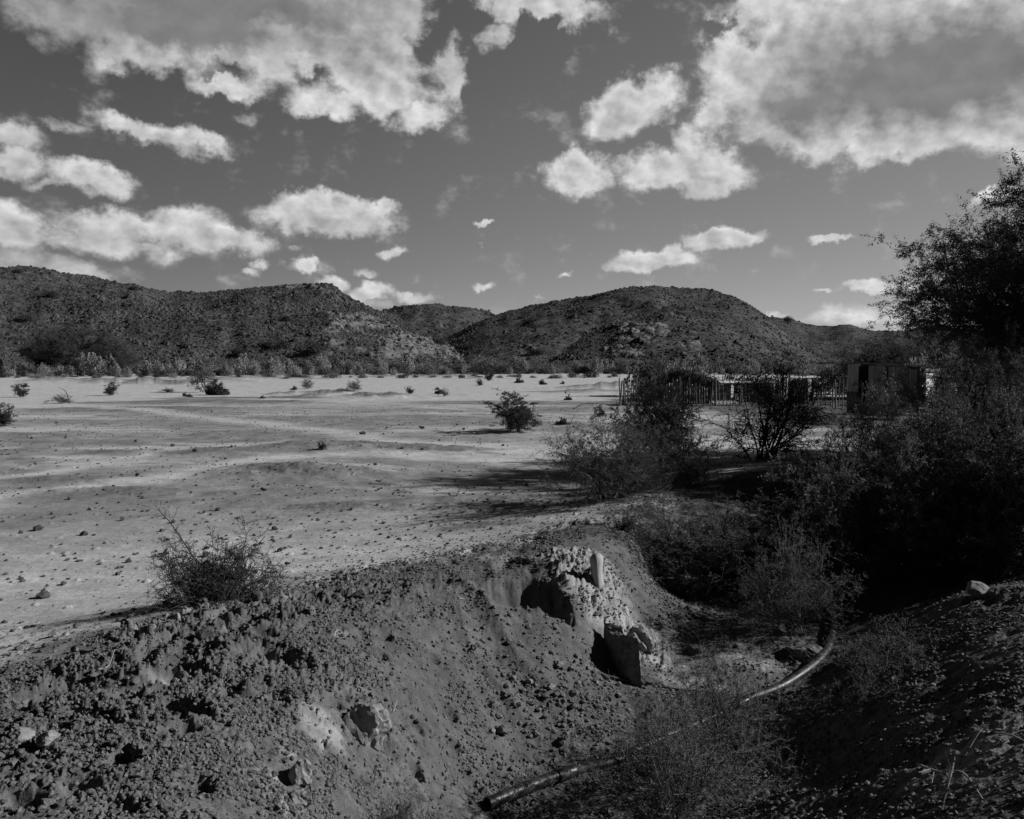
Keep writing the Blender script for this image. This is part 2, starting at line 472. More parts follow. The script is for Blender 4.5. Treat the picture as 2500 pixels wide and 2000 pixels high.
def pale_mask(x, y):
    m = spur_mask(x, y)
    for (a, b, z, rx, ry) in [(1640, 1205, .28, .6, .3), (1560, 1238, .25, .5, .2), (1800, 1165, .3, .7, .3), (830, 1555, .2, .10, .12), (700, 1800, .28, .08, .12), (650, 1890, .2, .08, .16), (450, 1665, .32, .25, .13),
                              (780, 1790, .1, .16, .22), (700, 1960, .12, .12, .14), (1280, 1365, .2, .5, .15), (1700, 1650, -.68, .45, .22), (1820, 1600, -.66, .5, .2), (1600, 1350, .1, .1, .12), (1620, 1610, -.66, .4, .18), (2400, 1860, .1, .5, .4)]:
        g = gauss_px(x, y, a, b, rx, ry, z)
        m = np.maximum(m, .8 * sstep(g + fbm(x * 5, y * 5, 13, 4, .6) * .45, .25, .8))
    return m


def dark_mask(x, y):
    """patches of darker gravelly soil on the flat"""
    m = np.zeros_like(x)
    for (a, b, rx, ry, h) in HEAPS:
        g = gauss_px(x, y, a, b, rx * 1.1, ry * 1.1)
        m = np.maximum(m, sstep(g + fbm(x / rx * 1.6, y / ry * 1.6, 19, 4, .6) * .4, .2, .75))
    n = fbm(x / 8.5, y / 5.0 + x * .05, 23, 7, .62)
    band = sstep(n, -.14, .12) * .95
    rr = np.hypot(x, y)
    band *= sstep(rr, 8, 18) * (1 - sstep(rr, 44, 58))
    for (a, b, rx, ry, w) in [(600, 1030, 14, 5, .75), (250, 1070, 8, 3.5, .7), (1000, 1070, 6, 3, .7), (150, 1160, 3.5, 1.6, .7), (420, 1170, 2.6, 1.1, .65), (620, 1120, 3.5, 1.4, .7), (900, 1200, 2.4, .9, .5), (1250, 985, 10, 4, .85), (950, 1020, 9, 2.4, .8), (600, 1075, 4.5, 1.5, .75), (1400, 1000, 6, 4, .8), (480, 1145, 2.8, .9, .6), (250, 1110, 5, 1.0, .6), (100, 1010, 7, 2, .5), (760, 1150, 2.0, 1.2, .7), (450, 1025, 5, 1.3, .4), (1100, 1150, 1.4, .8, .3), (1650, 985, 9, 3, .8), (300, 1075, 8, 1.6, .6), (800, 1010, 8, 1.6, .5),
                              (1950, 1000, 9, 4, .9), (250, 1420, 1.2, .6, .1), (80, 1490, 1.6, .6, .25), (900, 1330, 1.5, .45, .3), (1300, 1260, 1.6, .7, .7), (1200, 1180, 1.6, .7, .35), (700, 1440, 1.5, .4, .4), (1400, 1150, 1.5, 1.5, .5)]:
        g = gauss_px(x, y, a, b, rx, ry)
        m = np.maximum(m, w * sstep(g + fbm(x / rx * 2.5, y / ry * 2.5, 29, 4, .6) * .45, .15, .8))
    for pts, w in (([(100, 985), (330, 1003), (500, 1020), (800, 1050), (1000, 1080), (1300, 1090)], .9), ([(-150, 1260), (0, 1215), (300, 1190), (600, 1128), (900, 1112), (1250, 1125)], .55), ([(0, 960), (400, 955), (800, 948), (1450, 940)], 3.0), ([(0, 1175), (350, 1120), (600, 1085), (760, 1080)], .45)):
        q = [at(a, b, 0) for a, b in pts]
        dd = seg_dist(x, y, q) + fbm(x * .8, y * .8, 43, 3) * w * .6
        k_ = 1 - .92 * np.exp(-(np.maximum(dd, 0) / w) ** 2)
        m, band = m * k_, band * k_
    return np.clip(np.maximum(m, band * .85) * (1 + .5 * fbm(x * 1.8, y * 1.2, 37, 4, .65)), 0, 1)


def H(x, y):
    z, _ = relief(np.atleast_1d(np.asarray(x, float)), np.atleast_1d(np.asarray(y, float)))
    return z


def gpt(px, py, tmax=150.0):
    """the ground point seen at a photo pixel"""
    d = ray(px, py)
    d = d / d[1]
    t = np.concatenate([np.arange(2.2, 20, .02), np.arange(20, tmax, .2)])
    z = CAM_Z + d[2] * t
    g = H(d[0] * t, t)
    k = np.argmax(z <= g)
    if not (z <= g).any():
        k = len(t) - 1
    return d[0] * t[k], t[k], float(g[k])


# ------------------------------------------------------------------ meshes from arrays
def mk(name, V, faces, mat=None, parent=None, smooth=False, attrs=None):
    me = bpy.data.meshes.new(name)
    V = np.asarray(V, dtype=np.float32).reshape(-1, 3)
    fl = [np.asarray(f, dtype=np.int32) for f in (faces if isinstance(faces, list) else [faces]) if len(f)]
    me.vertices.add(len(V))
    me.vertices.foreach_set('co', V.ravel())
    nl = sum(f.size for f in fl)
    npoly = sum(len(f) for f in fl)
    me.loops.add(nl)
    me.loops.foreach_set('vertex_index', np.concatenate([f.ravel() for f in fl]))
    me.polygons.add(npoly)
    tot = np.concatenate([np.full(len(f), f.shape[1], dtype=np.int32) for f in fl])
    st = np.concatenate([[0], np.cumsum(tot)[:-1]]).astype(np.int32)
    me.polygons.foreach_set('loop_start', st)
    me.polygons.foreach_set('use_smooth', np.full(npoly, smooth))
    me.update(calc_edges=True)
    if attrs:
        for k, v in attrs.items():
            a = me.attributes.new(k, 'FLOAT', 'POINT')
            a.data.foreach_set('value', np.asarray(v, dtype=np.float32))
    if mat:
        me.materials.append(mat)
    o = bpy.data.objects.new(name, me)
    COL.objects.link(o)
    if parent:
        o.parent = parent
    return o


def tag(o, label=None, cat=None, group=None, kind=None):
    for k, v in (('label', label), ('category', cat), ('group', group), ('kind', kind)):
        if v:
            o[k] = v
    return o


def empty(name, loc=(0, 0, 0), rz=0.0):
    o = bpy.data.objects.new(name, None)
    COL.objects.link(o)
    o.location = loc
    o.rotation_euler = (0, 0, rz)
    o.empty_display_size = .1
    return o


def dup(root, loc=None, rz=None, scale=None, label=None, group=None, parent=None):
    c = root.copy()
    COL.objects.link(c)
    if parent:
        c.parent = parent
    if loc is not None:
        c.location = loc
    if rz is not None:
        c.rotation_euler = (c.rotation_euler[0], c.rotation_euler[1], rz)
    if scale is not None:
        c.scale = scale if hasattr(scale, '__len__') else (scale,) * 3
    if label:
        c['label'] = label
    if group:
        c['group'] = group
    for ch in list(root.children):
        dup(ch, parent=c)
    return c


def ground_sheet(name, us, vs, P, mat, **kw):
    pass


def grid_faces(nr, nc, wrap=False):
    i = np.arange(nr - 1)[:, None]
    j = np.arange(nc if wrap else nc - 1)[None, :]
    a = i * nc + j
    b = i * nc + (j + 1) % nc
    c = (i + 1) * nc + (j + 1) % nc
    d = (i + 1) * nc + j
    return np.stack([a, b, c, d], -1).reshape(-1, 4)


# ------------------------------------------------------------------ materials
def mat_new(name):
    m = bpy.data.materials.new(name)
    m.use_nodes = True
    t = m.node_tree
    for n in list(t.nodes):
        t.nodes.remove(n)
    N = NT(t)
    b = N.new('ShaderNodeBsdfPrincipled')
    o = N.new('ShaderNodeOutputMaterial')
    t.links.new(b.outputs[0], o.inputs[0])
    b.inputs['Specular IOR Level'].default_value = .2
    b.inputs['Roughness'].default_value = .9
    return m, N, b, o


def grey(N, v):
    return N.comb(v, v, v)


def attr(N, name):
    n = N.new('ShaderNodeAttribute', attribute_name=name)
    return n.outputs['Fac']


def bump(N, b, h, strength, dist):
    n = N.new('ShaderNodeBump')
    n.inputs['Strength'].default_value = strength
    n.inputs['Distance'].default_value = dist
    N.put(n.inputs['Height'], h)
    N.t.links.new(n.outputs[0], b.inputs['Normal'])


def simple(name, lo, hi, scale, rough=.9, spec=.2, bs=0.0, bd=.01, detail=5, stretch=(1, 1, 1), bscale=None):
    """a grey material mottled between two reflectances"""
    m, N, b, o = mat_new(name)
    tcn = N.new('ShaderNodeTexCoord')
    v = N.vm('MULTIPLY', tcn.outputs['Object'], stretch)
    f = N.smooth(N.noise(v, scale, detail, .6), .32, .68)
    N.put(b.inputs['Base Color'], grey(N, N.mixf(f, lo, hi)))
    b.inputs['Roughness'].default_value = rough
    b.inputs['Specular IOR Level'].default_value = spec
    if bs:
        bump(N, b, N.noise(v, bscale or scale * 2, 6, .65), bs, bd)
    return m


# bare ground
M_GROUND, N, b, _ = mat_new("ground")
tcn = N.new('ShaderNodeTexCoord')
pos = tcn.outputs['Object']
pos2 = N.vm('MULTIPLY', pos, (1, 1.7, 1))
a_bank, a_pale, a_dark, a_far = attr(N, 'bank'), attr(N, 'pale'), attr(N, 'dark'), attr(N, 'far')
nf = N.noise(pos, 55, 5, .7)
nm = N.noise(pos2, 6, 6, .65)
nl = N.noise(pos2, .9, 6, .6)
nk = N.noise(pos2, 22, 4, .7)
crust = N.mixf(N.smooth(nm, .3, .7), .46, .62)
crust = N.m('MULTIPLY', crust, N.smooth(nl, .3, .7, .74, 1.1))
crust = N.m('MULTIPLY', crust, N.smooth(N.noise(pos2, 95, 3, .75), .3, .7, .84, 1.12))
speck = N.smooth(nk, .54, .66)
crust = N.mixf(N.m('MULTIPLY', speck, .6), crust, .2)
gravel = N.mixf(N.smooth(nm, .3, .7), .11, .19)
gravel = N.mixf(N.m('MULTIPLY', N.smooth(nk, .42, .6), .5), gravel, .24)
plain = N.mixf(a_dark, crust, gravel)
earth = N.mixf(N.smooth(nm, .3, .72), .085, .14)
earth = N.m('MULTIPLY', earth, N.smooth(nf, .25, .75, .75, 1.25))
earth = N.m('MULTIPLY', earth, N.smooth(nl, .3, .7, .85, 1.2))
earth = N.mixf(a_pale, earth, N.mixf(N.smooth(nm, .35, .65), .2, .34))
tone = N.mixf(a_bank, plain, earth)
tone = N.mixf(a_far, tone, N.mixf(N.smooth(nl, .35, .65), .07, .13))
N.put(b.inputs['Base Color'], grey(N, tone))
b.inputs['Roughness'].default_value = 1.0
b.inputs['Specular IOR Level'].default_value = .05
hsum = N.m('ADD', N.m('MULTIPLY', nf, .35), N.m('MULTIPLY', N.noise(pos, 14, 5, .65), 1.0))
bump(N, b, hsum, .65, .02)

M_HILL, N, b, _ = mat_new("hills")
tcn = N.new('ShaderNodeTexCoord')
pos = tcn.outputs['Object']
rock = attr(N, 'rock')
n1_ = N.noise(pos, .35, 8, .7)
n2_ = N.noise(pos, .05, 5, .6)
n3_ = N.noise(pos, 1.3, 4, .7)
soil = N.mixf(N.smooth(n1_, .35, .66), .05, .14)
soil = N.m('MULTIPLY', soil, N.smooth(n2_, .3, .7, .75, 1.2))
soil = N.mixf(N.smooth(n3_, .52, .62), soil, .035)
rk = N.mixf(N.smooth(n1_, .38, .6), .07, .24)
N.put(b.inputs['Base Color'], grey(N, N.mixf(rock, soil, rk)))
b.inputs['Roughness'].default_value = 1
b.inputs['Specular IOR Level'].default_value = .02
bump(N, b, N.m('ADD', n1_, N.m('MULTIPLY', n3_, .3)), .9, 1.6)


def leaf_mat(name, lo, hi, scale, trans=.25):
    m, N, b, o = mat_new(name)
    tcn = N.new('ShaderNodeTexCoord')
    oi = N.new('ShaderNodeObjectInfo')
    f = N.smooth(N.noise(tcn.outputs['Object'], scale, 3, .6), .3, .7)
    v = N.mixf(f, lo, hi)
    v = N.m('MULTIPLY', v, N.lin(oi.outputs['Random'], 0, 1, .8, 1.2))
    col = grey(N, v)
    N.put(b.inputs['Base Color'], col)
    b.inputs['Roughness'].default_value = .75
    if trans:
        tr = N.new('ShaderNodeBsdfTranslucent')
        N.put(tr.inputs[0], col)
        mx = N.new('ShaderNodeMixShader')
        mx.inputs[0].default_value = trans
        N.t.links.new(b.outputs[0], mx.inputs[1])
        N.t.links.new(tr.outputs[0], mx.inputs[2])
        N.t.links.new(mx.outputs[0], o.inputs[0])
    return m


M_LEAF_DARK = leaf_mat("dark_leaves", .045, .10, 3, .3)
M_LEAF_TREE = leaf_mat("acacia_leaves", .028, .055, 3, .2)
M_LEAF_MID = leaf_mat("thorn_leaves", .09, .19, 4, .3)
M_LEAF_PALE = leaf_mat("pale_leaves", .22, .45, .35)
M_LEAF_GREY = leaf_mat("grey_leaves", .14, .26, 1.2)
M_SCRUB = leaf_mat("hill_scrub", .025, .075, .08, 0)
M_TWIG = simple("dark_twigs", .035, .07, 12)
M_TWIG_GREY = simple("grey_twigs", .06, .15, 14)  # paler grey twigs, used on whole bushes and dead wood
M_BARK = simple("bark", .04, .08, 20, bs=.6, bd=.01)
M_DRY = simple("dry_wood", .22, .38, 18, bs=.4, bd=.004)
M_STONE_D = simple("dark_stone", .05, .10, 9, bs=.6, bd=.01)
M_CRUMB = simple("earth_crumbs", .065, .17, 30)
M_STONE_M = simple("brown_stone", .10, .17, 9, bs=.6, bd=.01)
M_STONE_P = simple("pale_stone", .15, .28, 7, bs=.8, bd=.015)
M_STUMP = simple("weathered_timber", .28, .42, 16, stretch=(1, 1, .12), bs=.9, bd=.012, bscale=30)
M_SLAB = simple("rough_concrete", .10, .2, 14, bs=.7, bd=.008)
M_POST = simple("old_post", .11, .26, 8, stretch=(1, 1, .2))
M_WIRE = simple("rusty_wire", .10, .16, 10)
M_TIN_D = simple("dark_tin", .035, .07, 3, stretch=(1, 1, .3), spec=.3, rough=.6)
M_TIN_M = simple("grey_tin", .11, .22, 3, stretch=(1, 1, .3), spec=.3, rough=.6)
M_TIN_P = simple("pale_tin", .45, .65, 4, stretch=(1, 1, .4), spec=.3, rough=.5)
M_PLANK = simple("grey_planks", .10, .26, 3, stretch=(3, 3, .3))
M_PLASTER = simple("stained_plaster", .22, .38, 2, stretch=(1, 1, .5))
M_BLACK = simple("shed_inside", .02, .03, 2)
M_PIPE, N, b, _ = mat_new("black_pipe")
tcn = N.new('ShaderNodeTexCoord')
f = N.smooth(N.noise(tcn.outputs['Object'], 9, 5, .6), .35, .7)
N.put(b.inputs['Base Color'], grey(N, N.mixf(f, .012, .05)))
b.inputs['Specular IOR Level'].default_value = .45
N.put(b.inputs['Roughness'], N.mixf(f, .38, .7))

# ------------------------------------------------------------------ ground
xg_ = lambda px, d: (px - 1250) / FPX * d
az_dense = np.linspace(-math.radians(33.5), math.radians(33.5), 1010)
az_l = np.linspace(-math.pi, az_dense[0], 90)[:-1]
az_r = np.linspace(az_dense[-1], math.pi, 90)[1:-1]
AZS = np.concatenate([az_l, az_dense, az_r])
rs = [0.02, .5, 1.0, 1.5, 2.0, 2.5, 3.0]
r = 3.3
while r < 2600:
    rs.append(r)
    if r < 70:
        r += min(max(r * r / 2217 * 1.1, .010), .0046 * r)
    else:
        r *= 1.03
RS = np.array(rs)
A_, R_ = np.meshgrid(AZS, RS)
gx, gy = (R_ * np.sin(A_)).ravel(), (R_ * np.cos(A_)).ravel()
gz, gb = relief(gx, gy)
far = sstep(gy, 205, 225) + sstep(np.abs(gx) - gy * .7, 60, 120) * (gy > 80)
nearm = np.hypot(gx, gy) < 80
pale = np.zeros_like(gx)
dark = np.zeros_like(gx)
q = np.hypot(gx, gy) < 28
pale[q] = pale_mask(gx[q], gy[q])
q = np.hypot(gx, gy) < 260
dark[q] = dark_mask(gx[q], gy[q])
sd_, _u = masks(gx, gy)
rr_ = np.hypot(gx, gy)
mixb = sstep(sd_ + fbm(gx * 3.5, gy * 3.5, 501, 5, .65) * .8 + fbm(gx * .9, gy * .9, 502, 2) * .3, -.75, .45) * (1 - sstep(rr_, 20, 27))
pen = np.exp(-(((gx - xg_(1850, 57)) / 8.5) ** 2) - (((gy - 57) / 9) ** 2)) * 1.6 + np.exp(-(((gx - xg_(2060, 40)) / 5) ** 2) - (((gy - 40) / 9) ** 2)) * 1.2  # dark pen soil; the second patch also paints part shade before the shed
pen = sstep(pen + fbm(gx * .7, gy * .5, 503, 4, .6) * .4, .3, .9)
gb = np.maximum(np.where(gy > -2, np.maximum(mixb, gb * .0), gb), pen)
g = mk("ground", np.c_[gx, gy, gz], grid_faces(len(RS), len(AZS), True), M_GROUND, smooth=True,
       attrs={'bank': gb, 'pale': pale, 'dark': dark, 'far': np.clip(far, 0, 1)})
tag(g, kind='structure')

# ------------------------------------------------------------------ hills
# crest outline (photo px), crest distance, foot distance, rocky places (px, py, rx, ry, strength)
HILLS = [
    ([(-700, 640), (-300, 645), (0, 664), (60, 668), (250, 688), (330, 698), (420, 708), (480, 705), (600, 697), (700, 694), (780, 693), (810, 700), (850, 727), (900, 748), (950, 762), (1000, 788), (1050, 815), (1100, 840), (1150, 862), (1200, 880), (1260, 892), (1300, 897)],
     330, 205, [(1000, 850, 150, 40, .9), (900, 800, 120, 40, .55), (720, 700, 90, 8, .6), (1120, 865, 80, 22, 1.0), (640, 820, 60, 30, .3), (60, 840, 80, 30, .3), (860, 770, 70, 26, .4), (820, 830, 60, 30, .4)]),
    ([(820, 830), (900, 775), (950, 762), (1000, 750), (1060, 742), (1080, 743), (1120, 750), (1160, 755), (1200, 768), (1260, 800), (1320, 840)], 650, 420, [(1080, 790, 60, 14, .3)]),
    ([(930, 893), (1000, 862), (1060, 835), (1100, 818), (1150, 790), (1200, 769), (1260, 755), (1300, 747), (1400, 728), (1450, 718), (1500, 706), (1550, 700), (1600, 702), (1640, 708), (1700, 716), (1750, 721), (1790, 730), (1830, 748), (1880, 778), (1920, 808), (1980, 850), (2040, 880), (2100, 896)],
     420, 230, [(1290, 850, 40, 16, .7), (1380, 760, 60, 20, .3), (1560, 720, 30, 12, .4)]),
    ([(1220, 898), (1270, 870), (1320, 848), (1380, 818), (1440, 793), (1500, 770), (1560, 752), (1620, 742), (1680, 745), (1740, 760), (1800, 790), (1850, 815), (1900, 845), (1960, 878), (2020, 898)],
     320, 215, [(1560, 800, 90, 45, .75), (1520, 860, 70, 22, .8), (1680, 840, 60, 30, .5), (1640, 780, 60, 20, .5)]),
    ([(1800, 800), (1850, 782), (1880, 779), (1905, 783), (1930, 785), (1960, 796), (2010, 806), (2035, 800), (2065, 798), (2090, 803), (2120, 812), (2160, 811), (2200, 812), (2230, 806), (2260, 802), (2300, 801), (2400, 806), (2500, 800), (2700, 790), (3000, 780), (3400, 800)],
     900, 520, [(2000, 840, 60, 20, .2)]),
]
CR, SR = math.cos(PITCH), math.sin(PITCH)


def to_px(x, y, z):
    z = z - CAM_Z
    f = y * CR - z * SR
    u = y * SR + z * CR
    return 1250 + x / f * FPX, 1000 - u / f * FPX


hill_fn = []
for hi, (prof, rc, rf, rocks) in enumerate(HILLS):
    ae = [azel(a, b) for a, b in prof]
    pa = np.array([math.radians(a) for a, e in ae])
    pe = np.array([math.tan(math.radians(e)) for a, e in ae])

    def hfun(az, r, pa=pa, pe=pe, rc=rc, rf=rf, hi=hi, rocks=rocks):
        e = np.interp(az, pa, pe)
        # round off the corners of the outline
        for k in (-.006, -.003, .003, .006):
            e = e + np.interp(az + k, pa, pe)
        e /= 5
        wav = 1 + .07 * fbm(az * 14 + hi, r * 0 + .5, 301 + hi, 3)
        R = rc * wav
        F = rf * (1 + .05 * fbm(az * 9 + hi * 3, r * 0 + .5, 311 + hi, 3))
        top = CAM_Z + R * e
        t = (r - F) / (R - F)
        s = np.where(t < 1, np.sin(np.clip(t, 0, 1) * math.pi / 2) ** 1.15, np.cos(np.clip((t - 1) * .9, 0, 1) * math.pi / 2))
        x, y = r * np.sin(az), r * np.cos(az)
        body = np.clip(t * (1.15 - t) * 4, 0, 1) * (t < 1.1)
        z = np.maximum(top, -1) * s - 1.0
        hgt = np.maximum(top, 0)
        z += body * hgt * (.13 * fbm(x / 45, y / 45, 321 + hi, 4) + .035 * fbm(x / 9, y / 9, 331 + hi, 3))
        z += body * -.045 * hgt * np.abs(fbm(az * 22 + hi, r / 260, 341 + hi, 3))
        px, py = to_px(x, y, z)
        rk = np.zeros_like(x)
        for (a, b_, rx, ry, w) in rocks:
            g_ = np.exp(-(((px - a) / rx) ** 2 + ((py - b_) / ry) ** 2))
            rk = np.maximum(rk, w * g_)
        stri = fbm(x / 7 + z / 3, z / 2.2, 351 + hi, 4, .65)
        rk2 = sstep(rk * 1.5 + stri * .9, .62, 1.0)
        z = z + rk2 * (.6 + 1.3 * fbm(x / 2.2, y / 2.2, 361 + hi, 3, .6)) * (rc / 330)
        return x, y, z, rk2
    hill_fn.append((hfun, pa, rc, rf))
    na = int((pa[-1] - pa[0]) / .0011)
    AA, RR = np.meshgrid(np.linspace(pa[0], pa[-1], na), np.linspace(rf * .97, rc * 1.45, 190))
    x, y, z, rk = hfun(AA.ravel(), RR.ravel())
    o = mk("hills", np.c_[x, y, z], grid_faces(190, na), M_HILL, smooth=True, attrs={'rock': rk})
    tag(o, kind='structure')

rng = np.random.default_rng(7)


# low scrub scattered over the slopes: rough little mounds
def lump_field(name, X, Y, Z, SZ, mat, seed, squash=.75):
    rg = np.random.default_rng(seed)
    n = len(X)
    ring = 6
    V = np.zeros((n, ring * 2 + 1, 3))
    for k in range(ring):
        a = 2 * math.pi * k / ring
        for lv, (rr, hh) in enumerate(((1.0, 0.15), (.72, .7))):
            j = rg.uniform(.65, 1.25, n)
            V[:, lv * ring + k, 0] = np.cos(a + lv * .5) * rr * j
            V[:, lv * ring + k, 1] = np.sin(a + lv * .5) * rr * j
            V[:, lv * ring + k, 2] = hh * rg.uniform(.7, 1.2, n)
    V[:, -1, 2] = rg.uniform(.9, 1.3, n)
    V[:, :ring, 2] -= .45
    V *= SZ[:, None, None] * .5
    V[:, :, 2] *= squash * 2
    V += np.stack([X, Y, Z], -1)[:, None, :]
    F = []
    for k in range(ring):
        k2 = (k + 1) % ring
        F.append([k, k2, ring + k2])
        F.append([k, ring + k2, ring + k])
        F.append([ring + k, ring + k2, ring * 2])
    F = np.array(F)[None] + (np.arange(n) * (ring * 2 + 1))[:, None, None]
    return mk(name, V.reshape(-1, 3), F.reshape(-1, 3), mat)


allx = []
for hi, (fn, pa, rc, rf) in enumerate(hill_fn):
    n = [42000, 5000, 24000, 15000, 7000][hi]
    a = rng.uniform(pa[0] if hi else -.62, min(pa[-1], .62), n)
    t = rng.uniform(0, 1.03, n) ** .8
    r_ = rf + (rc - rf) * t
    x, y, z, rk = fn(a, r_)
    keep = (rng.random(n) > rk * .75) & (z > -.3) & (rng.random(n) < .35 + .9 * sstep(fbm(x / 26, y / 26, 601 + hi, 4, .6), -.3, .25))
    sz = rng.lognormal(-.78, .52, n) * (1 + (hi in (1, 4)) * .6)
    allx.append(np.stack([x, y, z, sz], 1)[keep])
allx = np.concatenate(allx)
o = lump_field("hill_scrub", allx[:, 0], allx[:, 1], allx[:, 2], np.clip(allx[:, 3], .2, 2.4), M_SCRUB, 3, .42)
tag(o, 'dark low scrub dotted over the stony hillsides', 'scrub', kind='stuff')


# ------------------------------------------------------------------ branching plants
def norm(v):
    return v / (np.linalg.norm(v, axis=-1, keepdims=True) + 1e-9)


def stems(rg, n, length, spread, k, r, wander=.12, up=.0, base_r=.05, lean=(0, 0)):
    az = rg.uniform(0, 2 * math.pi, n)
    th = spread * np.sqrt(rg.uniform(0.02, 1, n))
    d = np.stack([np.sin(th) * np.cos(az) + lean[0], np.sin(th) * np.sin(az) + lean[1], np.cos(th)], -1)
    d = norm(d)
    p = np.zeros((n, 3))
    p[:, :2] = rg.normal(0, base_r, (n, 2))
    L = length * rg.uniform(.6, 1.05, n) * (1 - .25 * th / max(spread, .01))
    return walk(rg, p, d, L, k, np.full(n, r) * rg.uniform(.6, 1.1, n), wander, up)


def walk(rg, p, d, L, k, r, wander, up, taper=.3):
    n = len(p)
    P = np.zeros((n, k, 3))
    P[:, 0] = p
    for j in range(1, k):
        d = norm(d + rg.normal(0, wander, (n, 3)) + np.array([0, 0, up]))
        P[:, j] = P[:, j - 1] + d * (L / (k - 1))[:, None]
    R = r[:, None] * np.linspace(1, taper, k)[None]
    return P, R


def side(rg, PR, n, l0, l1, ang, k, wander, up, rr, tmin=.2, tmax=1.0, rmin=.0015):
    P, R = PR
    N_, K_, _ = P.shape
    idx = np.repeat(np.arange(N_), n)
    t = rg.uniform(tmin, tmax, len(idx)) * (K_ - 1)
    i0 = np.minimum(t.astype(int), K_ - 2)
    f = (t - i0)[:, None]
    p = P[idx, i0] * (1 - f) + P[idx, i0 + 1] * f
    tan = norm(P[idx, i0 + 1] - P[idx, i0])
    q = norm(np.cross(tan, rg.normal(0, 1, (len(idx), 3))))
    a = ang * rg.uniform(.6, 1.3, len(idx))[:, None]
    d = tan * np.cos(a) + q * np.sin(a)
    r0 = (R[idx, i0] * (1 - f[:, 0]) + R[idx, i0 + 1] * f[:, 0]) * rr
    return walk(rg, p, d, rg.uniform(l0, l1, len(idx)), k, np.maximum(r0, rmin), wander, up, .5)


def tube_arrays(P, R, sides):
    N_, K_, _ = P.shape
    T = np.zeros_like(P)
    T[:, :-1] = P[:, 1:] - P[:, :-1]
    T[:, -1] = T[:, -2]
    T = norm(T)
    ref = np.where(np.abs(T[:, :, 2:3]) > .9, np.array([1., 0, 0]), np.array([0, 0, 1.]))
    A = norm(np.cross(T, ref))
    B = np.cross(T, A)
    ang = np.arange(sides) * 2 * math.pi / sides
    V = P[:, :, None] + R[:, :, None, None] * (A[:, :, None] * np.cos(ang)[None, None, :, None] + B[:, :, None] * np.sin(ang)[None, None, :, None])
    i = np.arange(N_)[:, None, None] * K_ * sides
    j = np.arange(K_ - 1)[None, :, None] * sides
    s = np.arange(sides)[None, None, :]
    s2 = (s + 1) % sides
    F = np.stack([i + j + s, i + j + s2, i + j + sides + s2, i + j + sides + s], -1)
    return V.reshape(-1, 3), F.reshape(-1, 4)


def tubes(name, levels, mat, parent=None, sides=(5, 3, 3, 3, 3), zmin=None):
    Vs, Fs, off = [], [], 0
    for (P, R), s in zip(levels, sides):
        P = P.copy()
        if zmin is not None:
            P[:, :, 2] = np.maximum(P[:, :, 2], zmin)
        V, F = tube_arrays(P, R, s)
        Vs.append(V)
        Fs.append(F + off)
        off += len(V)
    return mk(name, np.concatenate(Vs), np.concatenate(Fs), mat, parent)


def leaves(name, pts, size, mat, rg, parent=None, jitter=.0, flat=0.0, aspect=.5, zmin=None, dirs=None):
    n = len(pts)
    pts = pts + rg.normal(0, jitter, (n, 3)) if jitter else pts
    if zmin is not None:
        pts[:, 2] = np.maximum(pts[:, 2], zmin)
    d = norm(rg.normal(0, 1, (n, 3)) + np.array([0, 0, .2])) if dirs is None else norm(dirs + rg.normal(0, .35, (n, 3)))
    w = norm(np.cross(d, rg.normal(0, 1, (n, 3)) + np.array([0, 0, flat])))
    s = (size * rg.uniform(.6, 1.4, n))[:, None]
    V = np.stack([pts, pts + d * s * .5 + w * s * aspect * .5, pts + d * s, pts + d * s * .5 - w * s * aspect * .5], 1)
    F = np.arange(n * 4).reshape(n, 4)
    return mk(name, V.reshape(-1, 3), F, mat, parent)


def along(rg, PR, n, tmin=.1):
    P = PR[0]
    N_, K_, _ = P.shape
    idx = rg.integers(0, N_, n)
    t = rg.uniform(tmin, .999, n) * (K_ - 1)
    i0 = t.astype(int)
    f = (t - i0)[:, None]
    return P[idx, i0] * (1 - f) + P[idx, np.minimum(i0 + 1, K_ - 1)] * f


def thorn_bush(name, seed, h, spread, n0=14, twig=M_TWIG, leafn=0, leafs=.012, leafm=M_LEAF_MID, r0=.009, dens=1.0, lean=(0, 0), up=.03, rmin=.0017, base_r=.08, fine=1.0, wand=.16):
    """a tangled thorn bush: stems, zigzag branches, twigs and spines"""
    rg = np.random.default_rng(seed)
    root = empty(name)
    a = stems(rg, n0, h * 1.1, spread, 8, r0, wand, up, base_r, lean)
    b_ = side(rg, a, int(8 * dens), h * .2, h * .5, .8, 6, wand * 1.3, .02, .55, .15, 1, rmin)
    c = side(rg, b_, int(6 * dens), h * .08, h * .24, .9, 4, .22, .0, .6, .15, 1, rmin)
    d = side(rg, c, int(5 * fine), h * .02, h * .075, 1.1, 3, .2, 0, .7, .1, 1, rmin * .9)
    tubes('branches', [a, b_, c, d], twig, root, zmin=-.02)
    if leafn:
        pts = np.concatenate([along(rg, d, int(leafn * .7)), along(rg, c, int(leafn * .3))])
        leaves('foliage', pts, leafs, leafm, rg, root, jitter=leafs * .4, zmin=0.0)
    return root


def place(o, px, py, rz=0, sc=1.0, label=None, cat=None, group=None, dz=-.02, loc=None):
    x, y, z = loc if loc else gpt(px, py)
    o.location = (x, y, z + dz)
    o.rotation_euler = (0, 0, rz)
    o.scale = (sc,) * 3 if not hasattr(sc, '__len__') else sc
    tag(o, label, cat, group)
    return o


# ---- thorn bushes near the bank
b1 = thorn_bush('thorn_bush', 11, .78, 1.1, 26, leafn=3000, leafs=.010, dens=1.2, lean=(.06, 0), rmin=.0026, wand=.2)
rg = np.random.default_rng(5)
